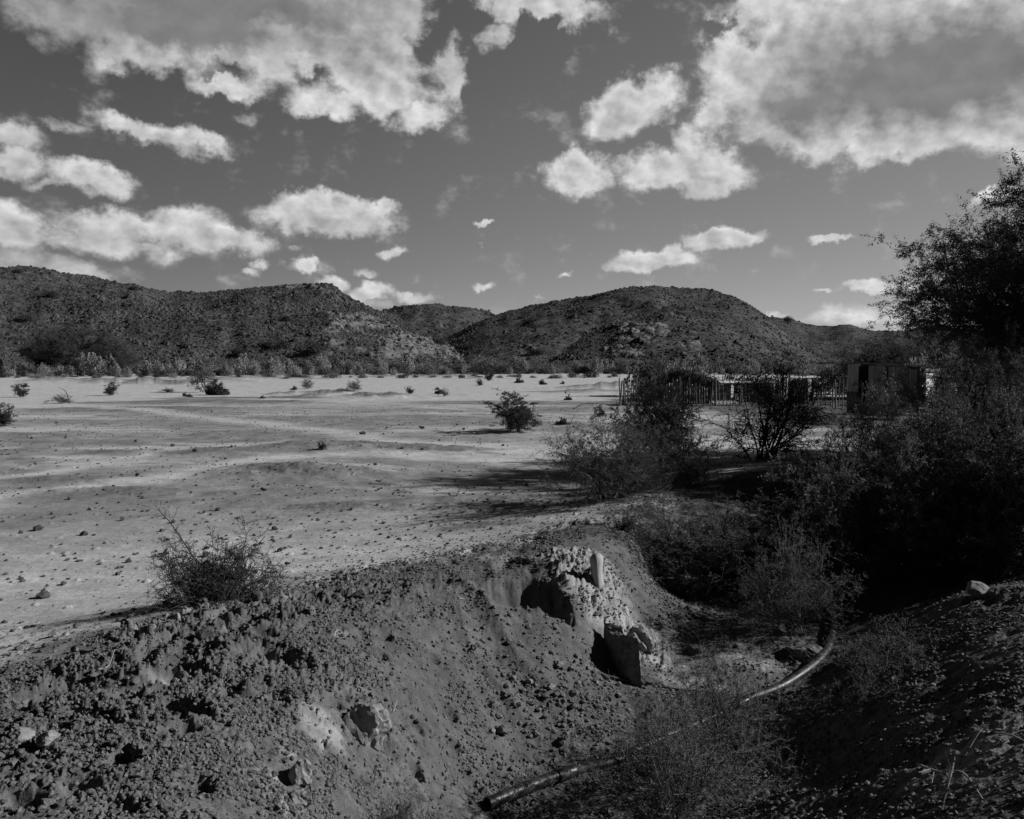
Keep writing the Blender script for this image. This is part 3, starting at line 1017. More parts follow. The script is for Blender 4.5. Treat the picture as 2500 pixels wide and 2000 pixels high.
# one long shoot that leans out to the upper left
P = np.array([[[0, 0, .05], [-.1, .02, .3], [-.2, .03, .52], [-.31, .03, .70], [-.42, .03, .86], [-.50, .02, .95]]])
sh = (P, np.array([[.008, .007, .006, .005, .004, .003]]))
s1 = side(rg, sh, 22, .06, .18, .9, 4, .15, 0, .6, .3, 1, .0018)
s2 = side(rg, s1, 4, .02, .05, 1.0, 3, .15, 0, .8, .1, 1, .0015)
tubes('long_shoot', [sh, s1, s2], M_TWIG, b1)
place(b1, 560, 1470, 0, 1.12, 'bare tangled thorn bush with one long shoot, alone behind the crest of the bank', 'bush', loc=(*at(535, 1505, .12), .08))

b2 = thorn_bush('thorn_bush', 21, .9, 1.0, 30, M_TWIG_GREY, 5000, .011, r0=.009, dens=1.1, rmin=.0019, up=.0, wand=.2)
place(b2, 1640, 1960, .4, 1.05, 'leafless thorn bush in the gully standing over the black pipe', 'bush', loc=(*at(1640, 1990, -.8), -.8))
b3 = thorn_bush('thorn_bush', 22, .85, .7, 14, M_TWIG_GREY, 1200, .011, r0=.008, dens=1.0, rmin=.0017, up=.06)
place(b3, 1780, 1900, 1.2, 1.1, 'thin upright thorn bush at the right of the bush over the pipe', 'bush', loc=(*at(1765, 1880, -.8), -.8))
b4 = thorn_bush('thorn_bush', 23, .5, 1.2, 16, M_TWIG_GREY, 1800, .012, r0=.007, dens=1.0, rmin=.0017)
place(b4, 980, 1990, 2, .75, 'low pale thorny scrub at the foot of the bank, left end of the black pipe', 'bush', loc=(*at(960, 2040, -.42), -.45))

b5 = thorn_bush('thorn_bush', 31, 1.6, .9, 26, M_TWIG, 60000, .018, M_LEAF_MID, r0=.012, dens=1.1, rmin=.002, lean=(-.08, 0))
place(b5, 1560, 1235, .3, 1.0, 'spreading small-leaved thorn bush at the bend of the bank, left of the upright tree', 'bush', loc=(*at(1490, 1235, .15), .12))
b6 = thorn_bush('thorn_bush', 32, 1.1, 1.0, 20, M_TWIG, 60000, .019, M_LEAF_MID, r0=.012, dens=1.0, rmin=.002)
place(b6, 1660, 1200, 1.0, 1.0, 'rounded leafy thorn bush between the spreading bush and the bare black bush', 'bush', loc=(*at(1660, 1195, .2), .15))
b7 = thorn_bush('thorn_tree', 33, 1.95, .55, 9, M_TWIG, 60000, .026, M_LEAF_MID, r0=.026, dens=1.2, rmin=.003, up=.06, lean=(-.05, .0), base_r=.05)
place(b7, 1650, 1150, .6, 1.1, 'small upright dark-leaved thorn tree in front of the stick fence', 'tree', loc=(*at(1630, 1148, .06), .02))
b8 = thorn_bush('bare_bush', 34, 2.45, .72, 18, M_BARK, 3000, .018, M_LEAF_DARK, r0=.03, dens=1.1, rmin=.007, up=.03, fine=.8)
place(b8, 1860, 1130, .2, 1.0, 'bare black many-stemmed bush on the bank before the stick fence', 'bush', loc=(*at(1862, 1140, .12), .08))
b9 = thorn_bush('thorn_bush', 35, 1.5, 1.2, 28, M_TWIG, 90000, .018, M_LEAF_MID, r0=.012, dens=1.2, rmin=.002)
place(b9, 1800, 1440, .2, (1.35, 1.1, .8), 'wide fine-leaved thorn bush filling the hollow behind the pale rubble spur', 'bush', loc=(*at(1735, 1420, -.45), -.52))
b10 = thorn_bush('thorn_bush', 36, 1.15, 1.1, 20, M_TWIG_GREY, 15000, .016, M_LEAF_MID, r0=.010, dens=1.1, rmin=.002)
place(b10, 1930, 1540, .5, 1.0, 'open thorn bush above the upper end of the black pipe', 'bush', loc=(*at(1935, 1535, -.6), -.62))
b11 = thorn_bush('thorn_bush', 37, 1.0, 1.25, 20, M_TWIG_GREY, 4500, .013, M_LEAF_MID, r0=.009, dens=1.0, rmin=.0019, up=-.02)
place(b11, 2150, 1680, .1, (1.0, 1.0, .6), 'sprawling bare thorn bush on the slope at the right of the pipe', 'bush', loc=(*at(2170, 1690, -.45), -.45))
b12 = dup(b10, loc=(*at(2010, 1225, .15), .1), rz=2.2, scale=.75, label='small tangled bush hanging over the lip of the bank, right of the bare black bush')
b13 = dup(b5, loc=(*at(2080, 1330, -.3), -.35), rz=2.2, scale=.62, label='thorn bush before the pale end face of the bank, under the dark thicket')

# ---- the thicket on the right: tall thorn shrubs
big1 = thorn_bush('thorn_shrub', 41, 2.7, .85, 20, M_BARK, 150000, .030, M_LEAF_DARK, r0=.03, dens=1.35, rmin=.003, up=.03, base_r=.2)
big2 = thorn_bush('thorn_shrub', 42, 2.4, 1.05, 20, M_BARK, 150000, .028, M_LEAF_MID, r0=.028, dens=1.35, rmin=.003, up=.0, base_r=.25)
xg = lambda px, d: (px - 1250) / FPX * d
place(big1, 0, 0, .0, (.8, .8, .95), 'tall dark thorn shrub with its top before the right end of the shed', 'shrub', loc=(xg(2470, 13.6), 13.6, -.2))
place(big2, 0, 0, .5, 1.0, 'broad thorn shrub nearest the camera in the dark thicket, above the white rock', 'shrub', loc=(xg(2330, 12.2), 12.2, -.45))
dup(big1, (xg(2150, 14.8), 14.8, -.3), 1.4, (.55, .55, .72), 'thorn shrub hiding the foot of the shed front')
dup(big2, (xg(2590, 11.8), 11.8, .1), 2.3, .95, 'dark thorn shrub filling the right border of the thicket, beside the broad one')
dup(big2, (xg(2110, 13.6), 13.6, -.15), 4.0, .48, 'low thorn shrub at the left end of the dark thicket')
dup(big2, (xg(2430, 15.5), 15.5, .1), 3.0, 1.08, 'tall paler thorn shrub of the thicket, just below the big acacia crown')
dup(big1, (xg(2430, 20), 20.0, 0), 5.0, (.6, .6, .9), 'leafy thorn shrub behind the thicket, under the shed roof edge')
dup(big2, (xg(2500, 18), 18.0, 0), 1.0, (.85, .85, 1.1), 'paler thorn shrub in the thicket below the lowest acacia branch')


# ---- acacia trees
def acacia(name, seed, h, crown, leafn, leafs, leafm=M_LEAF_DARK, trunk_r=.22, spread=1.0, dens=1.0, droop=-.02, lean_az=-.4):
    rg = np.random.default_rng(seed)
    root = empty(name)
    tk = walk(rg, np.array([[0, 0, -.1]]), np.array([[.05, 0, 1.]]), np.array([h * .28]), 6, np.array([trunk_r]), .06, 0, .75)
    top = tk[0][:, -1]
    n = 26
    a_ = np.linspace(0, 2 * math.pi, n, endpoint=False) + rg.uniform(-.2, .2, n)
    a_[::3] = math.pi + lean_az + rg.uniform(-.75, .75, len(a_[::3]))
    th = np.minimum(np.sqrt(rg.uniform(.03, 1.0, n)) * spread, 1.25)
    d = np.stack([np.sin(th) * np.cos(a_), np.sin(th) * np.sin(a_), np.cos(th)], -1)
    p = np.repeat(top, n, 0) - np.array([0, 0, 1]) * rg.uniform(0, h * .08, (n, 1))
    th[::3] = np.linspace(.7, 1.2, len(th[::3]))
    L = h * .74 * rg.uniform(.8, 1.05, n)
    limbs = walk(rg, p, d, L, 10, np.full(n, trunk_r * .5), .09, .015, .15)
    b_ = side(rg, limbs, int(11 * dens), h * .10, h * .26, .55, 7, .12, droop, .5, .2, 1, .006)
    c = side(rg, b_, int(7 * dens), h * .06, h * .16, .7, 5, .14, droop, .5, .1, 1, .0035)
    d_ = side(rg, c, 4, h * .02, h * .055, .8, 3, .18, droop * 2, .6, .1, 1, .0025)
    tubes('trunk', [tk], M_BARK, root, sides=(10,))
    tubes('branches', [limbs, b_, c, d_], M_BARK, root, sides=(6, 4, 3, 3))
    pts = np.concatenate([along(rg, d_, int(leafn * .8)), along(rg, c, int(leafn * .2), .4)])
    leaves('crown', pts, leafs, leafm, rg, root, jitter=leafs * .4, aspect=.28)
    return root


big = acacia('acacia_tree', 51, 8.6, 4, 660000, .070, spread=1.4, dens=1.6, leafm=M_LEAF_TREE, trunk_r=.2)
place(big, 0, 0, .4, (1.0, 1.0, .88), 'large dark feathery acacia tree leaning in over the thicket at the right border', 'tree', loc=(15.9, 20.8, .45))
sm = acacia('acacia_tree', 52, 4.5, 2, 40000, .12, spread=1.25, dens=1.0)
place(sm, 0, 0, 1.0, (1.5, 1.2, .95), 'dark rounded tree rising behind the shed roof', 'tree', loc=(xg(2180, 62), 62.0, 0))
dup(sm, (xg(2350, 55), 55.0, 0), 2.0, (1.1, 1.1, .95), 'dark tree behind the pale bush at the right of the shed roof')
t3 = dup(sm, (xg(190, 172), 172.0, 0), 1.0, (3.0, 2.3, 2.15), 'broad dark tree at the foot of the left hill, above the pale river scrub')
dup(sm, (xg(120, 178), 178.0, 0), 3.0, (1.8, 1.8, 1.45), 'smaller dark tree touching the broad tree on its left side')
dup(sm, (xg(255, 176), 176.0, 0), 4.1, (2.0, 1.8, 1.3), 'low dark tree touching the broad tree on its right side')


# ---- shrubs of the river scrub belt
def plume_shrub(name, seed, h, w, n, mat, sz=.16):
    """a feathery upright shrub: many short plumes on a few stems"""
    rg = np.random.default_rng(seed)
    a = rg.uniform(0, 2 * math.pi, n)
    rr = np.sqrt(rg.uniform(0, 1, n))
    k = 14
    ca = rg.uniform(0, 2 * math.pi, k)
    cr = rg.uniform(0, .75, k) * w
    ch = h * (1 - .55 * (cr / w) ** 2) * rg.uniform(.72, 1.05, k)
    idx = rg.integers(0, k, n)
    t = rg.uniform(0, 1, n) ** .75
    cw = w * .34 * np.sin(np.clip(t * 1.0 + .12, 0, 1) * math.pi) ** .6
    x = np.cos(ca[idx]) * cr[idx] * (.3 + .7 * t) + np.cos(a) * rr * cw
    y = np.sin(ca[idx]) * cr[idx] * (.3 + .7 * t) + np.sin(a) * rr * cw
    z = t * ch[idx]
    P = np.stack([x, y, z], -1)
    d = np.stack([x * .6 / w, y * .6 / w, np.full(n, 1.0)], -1)
    return leaves(name, P, sz, mat, rg, None, 0, 0, .45, 0.0, dirs=d)


def dome_shrub(name, seed, h, w, n, mat, sz=.14, lumps=10):
    rg = np.random.default_rng(seed)
    c = np.stack([rg.uniform(-.6, .6, lumps) * w, rg.uniform(-.6, .6, lumps) * w, rg.uniform(.2, .72, lumps) * h], -1)
    c[:, 2] *= 1 - .4 * (np.hypot(c[:, 0], c[:, 1]) / w) ** 2
    rad = rg.uniform(.28, .5, lumps) * min(w, h)
    idx = rg.integers(0, lumps, n)
    dd = norm(rg.normal(0, 1, (n, 3)))
    P = c[idx] + dd * (rad[idx] * rg.uniform(.55, 1.05, n) ** .6)[:, None]
    P[:, 2] = np.abs(P[:, 2])
    return leaves(name, P, sz, mat, rg, None, 0, 0, .6, 0.0, dirs=dd * .6 + np.array([0, 0, .3]))


protoA = [plume_shrub('river_shrub', 60 + i, 3.0, 1.9, 2600, m, .26) for i, m in enumerate([M_LEAF_PALE, M_LEAF_PALE, M_LEAF_GREY, M_LEAF_PALE])]
protoB = [dome_shrub('river_bush', 70 + i, 2.4, 2.2, 2200, m, .22) for i, m in enumerate([M_LEAF_DARK, M_LEAF_GREY, M_LEAF_MID])]
rg = np.random.default_rng(77)
used = set()


def belt(proto, x, y, s, label, cat, group, z=-.1):
    if proto.name in used:
        o = proto.copy()
        COL.objects.link(o)
    else:
        o = proto
        used.add(proto.name)
    o.location = (x, y, z)
    o.rotation_euler = (0, 0, rg.uniform(0, 6.28))
    o.scale = s
    tag(o, label, cat, group)
    return o


for i in range(96):
    px = -60 + i * 25.5 + rg.uniform(-14, 14)
    base = np.interp(px, [0, 600, 1300, 1700, 2500], [150, 150, 185, 180, 130])
    d = base + rg.uniform(2, 20)
    s = (.6 + .8 * rg.random() ** 1.5) * (d / 165)
    if px > 1150:
        s *= .85
    belt(protoA[rg.integers(0, 4)], xg(px, d), d, (s * rg.uniform(.9, 1.3), s, s * rg.uniform(.8, 1.1)), 'pale feathery shrub in the scrub belt along the far edge of the flat', 'shrub', 'pale feathery shrubs of the scrub belt')
for i in range(60):
    px = -60 + i * 41 + rg.uniform(-16, 16)
    base = np.interp(px, [0, 600, 1300, 1700, 2500], [150, 152, 184, 180, 124])
    d = base + rg.uniform(0, 40)
    s = rg.uniform(.55, 1.05) * (d / 165)
    belt(protoB[rg.integers(0, 3)], xg(px, d), d, (s * rg.uniform(1, 1.5), s, s * rg.uniform(.65, .95)), 'dark rounded bush in the scrub belt along the far edge of the flat', 'bush', 'dark rounded bushes of the scrub belt')
for i in range(52):
    px = -20 + i * 30 + rg.uniform(-14, 14)
    d = rg.uniform(136, 152)
    s = rg.uniform(.16, .42)
    belt(protoB[rg.integers(0, 3)], xg(px, d), d, (s * rg.uniform(1.2, 2.2), s, s * rg.uniform(.7, 1.1)), 'knee-high dark bush on the bright far edge of the flat', 'bush', 'knee-high dark bushes on the far edge of the flat')
# darker thicket bushes behind, at the foot of the slopes
for i in range(70):
    px = -60 + i * 36 + rg.uniform(-18, 18)
    d = rg.uniform(188, 212)
    s = rg.uniform(.9, 1.5)
    belt(protoB[rg.integers(0, 3)], xg(px, d), d, (s * rg.uniform(1, 1.6), s, s * rg.uniform(.7, 1.05)), 'dark bush at the foot of the hills behind the pale scrub belt', 'bush', 'dark bushes at the foot of the hills', z=.1)
# larger bushes higher on the slopes
HB = [(590, 862, 1.3), (665, 852, 2.2), (758, 860, 2.2), (1073, 838, 1.7), (1145, 848, 1.6), (120, 722, 1.4), (200, 752, 1.0), (48, 665, 1.1), (330, 705, .9), (1310, 862, 1.5), (1470, 718, .8), (1930, 783, 2.6), (1270, 776, 1.0), (1200, 768, .8), (690, 780, 1.2), (60, 780, 1.4)]
for (a, b_, s) in HB:
    # first hill surface met along the pixel's ray
    d = ray(a, b_)
    az = math.atan2(d[0], d[1])
    hd = math.hypot(d[0], d[1])
    best = None
    for (fn, pa, rc, rf) in hill_fn:
        if not (pa[0] < az < pa[-1]):
            continue
        rr_ = np.linspace(rf, rc * 1.08, 260)
        x, y, z, rk = fn(np.full_like(rr_, az), rr_)
        zr = CAM_Z + d[2] / hd * rr_
        hit = z >= zr - rr_ * .0012
        if hit.any():
            k = int(np.argmax(hit))
            if best is None or rr_[k] < best[0]:
                best = (rr_[k], x[k], y[k], z[k])
    if best:
        s_ = s * (.75 if best[0] < 500 else 1.0)
        belt(protoB[0], best[1], best[2], (s_ * 1.2, s_, s_ * .8), 'single dark bush growing on the open hillside', 'bush', 'single dark bushes on the hillsides', z=float(best[3]) - .2)

# ---- shrubs standing on the flat
fs = thorn_bush('leafy_shrub', 81, 1.45, .62, 9, M_BARK, 26000, .036, M_LEAF_DARK, r0=.016, dens=1.1, rmin=.003, up=.05)
place(fs, 1262, 1055, .4, (1.5, 1.35, .84), 'dark green shrub standing alone in the middle of the flat with a long thin shadow', 'shrub', dz=-.05)
ds = thorn_bush('low_shrub', 82, .8, 1.1, 12, M_BARK, 5000, .085, M_LEAF_DARK, r0=.014, dens=.8, rmin=.004, up=.0, fine=.6)
place(ds, 525, 965, .2, (1.5, 1.4, 1.15), 'dense dark shrub beside the small leaning tree on the flat', 'shrub')
tr = thorn_bush('small_tree', 83, 2.0, .4, 5, M_BARK, 2200, .09, M_LEAF_GREY, r0=.03, dens=.9, rmin=.006, up=.0, lean=(-.25, 0), fine=.6)
place(tr, 500, 958, 0, (1.35, 1.35, 1.3), 'small leaning tree with a thin crown on the flat', 'tree')
FLAT = [(50, 970, .9, 'dark shrub between the far bush and the near one at the left border'), (62, 945, .7, 'smaller shrub touching the top of the dark shrub near the left border'), (57, 918, 1.3, 'round bush at the left border nearest the scrub belt'), (270, 966, .95, 'round dark bush on the flat left of the small leaning tree'),
        (450, 968, .5, 'tiny upright shrub just left of the dense dark shrub'), (462, 970, .42, 'knee-high shrub touching the tiny upright shrub'), (10, 1042, .85, 'dark bush cut by the left border, nearest of the bushes on the flat'), (720, 952, .6, 'small dark bush left of the pale twiggy one on the flat'), (640, 973, .35, 'knee-high dark tuft in front of the low spoil heaps'),
        (1000, 962, .55, 'small dark bush right of the heaps on the flat'), (1073, 962, .7, 'small bush before the middle hill gap'), (1068, 952, .45, 'small tuft standing behind the bush before the middle hill gap'), (1195, 930, 1.2, 'dark bush just before the scrub belt under the right hill slope'), (1265, 935, 1.1, 'wide low bush right of the dark bush by the scrub belt'),
        (1322, 939, .9, 'low dark bush on the flat towards the stick fence'), (1172, 942, .7, 'flat dark bush left of the wide low bush'), (1375, 938, .6, 'little bush last in line before the stick fence'), (1387, 977, .5, 'small dark tuft on the flat left of the stick fence'), (785, 1100, .25, 'leaning dark tuft on the bare flat'),
        (582, 922, .8, 'low bush by the scrub belt right of the small leaning tree'), (1375, 1038, .5, 'small dark twiggy bush beside the spreading thorn bush'), (1530, 1300, .22, 'small weed on the bank by the spreading bush')]
for i, (a, b_, s, lab) in enumerate(FLAT):
    x, y, z = gpt(a, b_)
    s *= .8
    dup(ds if i % 3 else fs, (x, y, z - .03), i * 1.3, (s * 1.1, s, s * .8), lab)
pt = thorn_bush('twiggy_bush', 84, 1.0, .8, 14, M_TWIG_GREY, 1500, .06, M_LEAF_GREY, r0=.012, dens=.9, rmin=.005, fine=.5)
place(pt, 750, 950, 0, 1.1, 'pale twiggy bush right of the small dark bush on the flat', 'bush')
dup(pt, gpt(865, 955), 1.0, .9, 'pale twiggy bush on the spoil heap')
dup(pt, gpt(1085, 968), 2.0, .6, 'pale twiggy bush right of the small bush before the hill gap')
dup(pt, gpt(150, 985), 2.0, (1.0, 1.0, .5), 'faint flat twiggy bush with a dead stick beside it')
dup(pt, gpt(410, 958), 2.6, (1.0, 1.0, .35), 'flattened pale brush between the round bush and the small leaning tree')
dup(pt, gpt(700, 925), 2.6, (1.2, 1.0, .35), 'pale low brush at the far edge of the flat')
gs = dup(pt, (xg(2010, 36), 36.0, 0), .3, (2.2, 1.6, .55), 'grey low brush on the ground before the shed')
dup(pt, (xg(1950, 39), 39.0, 0), 1.3, (2.0, 1.4, .4), 'grey low brush left of the brush before the shed')
dup(pt, (xg(2150, 40), 40.0, 0), .8, (1.5, 1.2, 1.7), 'tall twiggy bush growing against the front of the shed')
dup(pt, (xg(2185, 39), 39.0, 0), 2.1, (1.3, 1.2, 1.0), 'lower twiggy bush at the shed front, right of the tall twiggy one')
# pale bushes behind the shed and the kraal
for (a, d, s, src, lab) in [(2270, 52, 1.25, 1, 'pale round bush behind the shed roof'), (2330, 50, 1.2, 1, 'grey bush at the right of the pale bush behind the shed'), (2400, 46, 1.3, 1, 'grey bush behind the thicket right of the shed'), (1690, 58, 1.15, 1, 'round bush behind the dark brush shelter'), (1560, 66, 1.25, 0, 'dark bush at the left end of the stick fence'),
                            (1850, 57, .75, 0, 'dark flat-topped bush rising behind the stick fence'), (1800, 58, .8, 0, 'dark bush left of the flat-topped bush behind the stick fence'), (1990, 75, 1.0, 1, 'grey bush behind the stick fence near the shed'), (2060, 70, 1.0, 0, 'dark bush behind the left corner of the shed')]:
    pr = protoB[src].copy()
    pr.data = protoB[src].data
    COL.objects.link(pr)
    pr.location = (xg(a, d), d, 0)
    pr.scale = (s * .8, s * .8, s)
    pr.rotation_euler = (0, 0, a)
    pr.name = 'shrub'
    if 'group' in pr:
        del pr['group']
    tag(pr, lab, 'bush')


# ------------------------------------------------------------------ stones
def ico(sub):
    import bmesh
    bm = bmesh.new()
    bmesh.ops.create_icosphere(bm, subdivisions=sub, radius=1)
    V = np.array([v.co[:] for v in bm.verts])
    F = np.array([[v.index for v in f.verts] for f in bm.faces])
    bm.free()
    return V, F


IV3, IF3 = ico(4)
IV1, IF1 = ico(1)


def rock_shape(seed, cuts=12, rough=.06, V=None, sx=1.2, sy=1.0, sz=.75):
    rg = np.random.default_rng(seed)
    V = (IV3 if V is None else V).copy()
    for _ in range(cuts):
        n = norm(rg.normal(0, 1, 3))
        d = rg.uniform(.55, .9)
        k = V @ n - d
        V = np.where(k[:, None] > 0, V - k[:, None] * n * .93, V)
    r_ = 1 + rough * fbm(V[:, 0] * 3 + V[:, 2] * 2.1 + seed, V[:, 1] * 3 - V[:, 2] * 1.7, seed, 4, .6) * 1.6
    return V * r_[:, None] * np.array([sx, sy, sz])


def rock(name, seed, mat, size, **kw):
    return mk(name, rock_shape(seed, **kw) * size, IF3, mat, smooth=False)


sp_d = [rock('stone', 300 + i, M_STONE_D, .07, rough=.12) for i in range(3)]
sp_m = [rock('stone', 310 + i, M_STONE_M, .07, rough=.12) for i in range(3)]
sp_p = [rock('stone', 320 + i, M_STONE_P, .07, rough=.15) for i in range(3)]
rg = np.random.default_rng(99)
used_s = set()


def stone(pr, px, py, s, label, group=None, sink=.25, loc=None):
    if pr.name in used_s:
        o = pr.copy()
        COL.objects.link(o)
    else:
        o = pr
        used_s.add(pr.name)
    x, y, z = loc if loc else gpt(px, py)
    o.location = (x, y, z + .07 * s * .75 * (1 - sink * 2))
    o.rotation_euler = (rg.uniform(-.3, .3), rg.uniform(-.3, .3), rg.uniform(0, 6.28))
    o.scale = (s, s, s * rg.uniform(.8, 1.1))
    tag(o, label, 'stone', group)
    return o


for (a, b_, s, lab) in [(220, 1246, .6, 'pale flat stone on the flat behind the lone thorn bush, farther of two'), (410, 1352, 1.0, 'pale round stone on the flat just left of the lone thorn bush'), (408, 1475, .55, 'pale stone at the left foot of the lone thorn bush'), (130, 1555, .6, 'pale stone on the flat near the crest of the bank at left'),
                        (870, 1670, .5, 'small white stone high on the bank flank'), (880, 1690, .35, 'smaller white stone just below the other white stone on the flank'), (760, 1715, .5, 'pale stone half way down the top of the bank'), (60, 1815, 1.1, 'pale angular stone on the bank near the left border'), (115, 1815, .8, 'grey round stone right of the pale angular stone near the left border')]:
    stone(sp_p[int(a) % 3], a, b_, s, lab)
for (a, b_, s, lab) in [(95, 1295, 1.1, 'dark round stone on the pale flat at the left'), (105, 1460, .95, 'dark flat stone with a long shadow on the flat, near the left border'), (155, 1428, .5, 'small dark stone just behind the dark flat stone'), (205, 1308, .8, 'dark stone right of the dark round stone on the flat'), (670, 1295, .8, 'dark stone on the flat right of the long shoot'),
                        (500, 1560, 1.1, 'dark clod with a black shadow on the top of the bank'), (875, 1458, .9, 'dark rough clod on the crest of the bank'), (630, 1462, .9, 'round dark stone at the right foot of the lone thorn bush'), (200, 1602, .9, 'dark stone sitting on the crest of the bank at left')]:
    stone(sp_d[int(a) % 3], a, b_, s, lab)
# loose stones over the flat and on the bank flank
cnt = 0
while cnt < 95:
    a, b_ = rg.uniform(0, 1650), 1000 + 430 * rg.random() ** 1.1
    if b_ > np.interp(a, [0, 400, 700, 1500], [1560, 1480, 1400, 1180]) - 10:
        continue
    stone(sp_d[cnt % 3], a, b_, rg.lognormal(-.9, .4) * (1 + max(0, 1150 - b_) / 150), 'small dark stone lying loose on the pale flat', 'small dark stones on the flat', .15)
    cnt += 1
for i in range(70):
    t = rg.random()
    a = rg.normal(1330 + 60 * t, 75)
    b_ = rg.normal(1690, 70)
    stone((sp_m if i % 4 else sp_p)[i % 3], a, b_, rg.uniform(.2, .55), 'brown stone in the spill of rubble at the foot of the bank flank', 'stones of the rubble spill', .1)
for i in range(60):
    a, b_ = rg.uniform(0, 800), rg.uniform(1640, 1990)
    stone(sp_m[i % 3], a, b_, rg.uniform(.2, .5), 'brown stone lying in the dug earth of the bank top', 'stones on the bank top', .3)


def gravel(name, n, box, smin, smax, mat, seed, cond=None):
    rg = np.random.default_rng(seed)
    V0 = np.stack([rock_shape(900 + k, 5, .1, IV1) for k in range(6)])
    X = rg.uniform(box[0], box[1], n)
    Y = rg.uniform(box[2], box[3], n)
    if cond is not None:
        k = cond(X, Y, rg)
        X, Y = X[k], Y[k]
    n = len(X)
    Z = H(X, Y)
    s = smin + (smax - smin) * rg.random(n) ** 3
    idx = rg.integers(0, 6, n)
    a = rg.uniform(0, 6.28, n)
    V = V0[idx] * s[:, None, None]
    c, sn = np.cos(a)[:, None], np.sin(a)[:, None]
    V = np.stack([V[:, :, 0] * c - V[:, :, 1] * sn, V[:, :, 0] * sn + V[:, :, 1] * c, V[:, :, 2]], -1)
    V += np.stack([X, Y, Z + s * .25], -1)[:, None]
    F = IF1[None] + (np.arange(n) * len(IV1))[:, None, None]
    return mk(name, V.reshape(-1, 3), F.reshape(-1, 3), mat)


def on_bank(X, Y, rg):
    s, u = masks(X, Y)
    return (s > 0) & (Y > 3.5) & (np.abs(X) < Y * .65)


def on_flat(X, Y, rg):
    s, u = masks(X, Y)
    return (s < .3) & (np.abs(X) < Y * .65) & (rg.random(len(X)) < np.clip(9 / Y, .25, 1)) & (fbm(X / 2.2, Y / 1.3, 55, 3) > -.25 + .3 * rg.random(len(X)))


def near_bank(X, Y, rg):
    s, u = masks(X, Y)
    return (s < .5) & (rg.random(len(X)) < np.exp(-np.abs(s) / .8)) & (np.abs(X) < Y * .65)


def on_spill(X, Y, rg):
    cx, cy = at(1340, 1700, -.5)
    return np.exp(-(((X - cx) / .7) ** 2 + ((Y - cy) / .8) ** 2)) > rg.random(len(X))


OV = np.array([[1, 0, 0], [-1, 0, 0], [0, 1, 0], [0, -1, 0], [0, 0, 1], [0, 0, -1.]])
OF = np.array([[0, 2, 4], [2, 1, 4], [1, 3, 4], [3, 0, 4], [2, 0, 5], [1, 2, 5], [3, 1, 5], [0, 3, 5]])


def crumbs(name, n, smin, smax, seed):
    rg = np.random.default_rng(seed)
    Y = 3.6 + 9.5 * rg.random(n) ** 1.5
    X = Y * rg.uniform(-.64, .62, n)
    s_, u_ = masks(X, Y)
    dens = .10 + .9 * sstep(fbm(X * 2.6, Y * 2.6, 401, 5, .65) + .22 * sstep(-X, .4, 2.0), .02, .34)
    k = (s_ > -.25) & (rg.random(n) < dens * sstep(s_, -.3, .2))
    X, Y = X[k], Y[k]
    n = len(X)
    Z = H(X, Y)
    s = smin + (smax - smin) * rg.random(n) ** 5
    big_ = s > smin + .004
    out_v, out_f, off = [], [], 0
    for sel, BV, BF, jit in ((~big_, OV, OF, .18), (big_, IV1, IF1, .13)):
        m_, q_ = int(sel.sum()), len(BV)
        V = BV[None] * rg.uniform(.72, 1.15, (m_, q_, 1)) + rg.normal(0, jit, (m_, q_, 3))
        V *= rg.uniform(.7, 1.3, (m_, 1, 3))
        V[:, :, 2] *= .8
        V = V * s[sel][:, None, None] + np.stack([X[sel], Y[sel], Z[sel] + s[sel] * .25], -1)[:, None]
        out_v.append(V.reshape(-1, 3))
        out_f.append((BF[None] + (np.arange(m_) * q_)[:, None, None]).reshape(-1, 3) + off)
        off += m_ * q_
    return mk(name, np.concatenate(out_v), np.concatenate(out_f), M_CRUMB)


tag(crumbs('dirt_crumbs', 430000, .003, .021, 71), 'crumbly clods of dug earth covering the bank', 'earth crumbs', kind='stuff')
tag(gravel('gravel', 9000, (-6, 9, 3.5, 14), .006, .026, M_STONE_M, 1, on_bank), 'loose gravel and crumbs of earth on the bank and in the gully', 'gravel', kind='stuff')
tag(gravel('gravel', 50000, (-26, 10, 6, 50), .007, .036, M_STONE_D, 2, on_flat), 'fine dark gravel strewn over the pale flat', 'gravel', kind='stuff')
tag(gravel('gravel', 60000, (-9, 6, 5.5, 17), .004, .02, M_CRUMB, 4, near_bank), 'crumbs of dark earth scattered from the bank over the pale flat', 'gravel', kind='stuff')
tag(gravel('rubble', 5000, (-1.5, 2.5, 5.5, 9.5), .008, .035, M_STONE_M, 3, on_spill), 'spill of small stones at the foot of the bank flank', 'rubble', kind='stuff')

# named rocks
o = rock('boulder', 401, M_STONE_P, .17, rough=.2, cuts=16, sx=1.05, sy=.85, sz=1.15)
x, y, z = gpt(895, 1800)
o.location = (x, y + .03, z + .04)
tag(o, 'large pale rough boulder set in the earth at the edge of the bank', 'rock')
o = rock('rock', 402, M_STONE_P, .085, rough=.15, sx=.9, sy=.8, sz=1.1)
x, y, z = gpt(738, 1915)
o.location = (x, y, z + .05)
tag(o, 'pale upright rock near the bottom of the photo, upper of two beside a black hole', 'rock')
o = rock('rock', 403, M_STONE_P, .075, rough=.25, sx=1.2, sy=.8, sz=.75)
x, y, z = gpt(732, 1965)
o.location = (x, y, z + .02)
tag(o, 'pale pitted rock directly below the upright rock by the black hole', 'rock')
o = rock('rock', 404, M_STONE_P, .13, rough=.08, sx=1.25, sy=.8, sz=.62)
x, y, z = gpt(2388, 1450)
o.location = (x, y, z + .05)
o.rotation_euler = (0, .15, .3)
tag(o, 'smooth white rock on the crest of the right-hand bank under the thicket', 'rock')
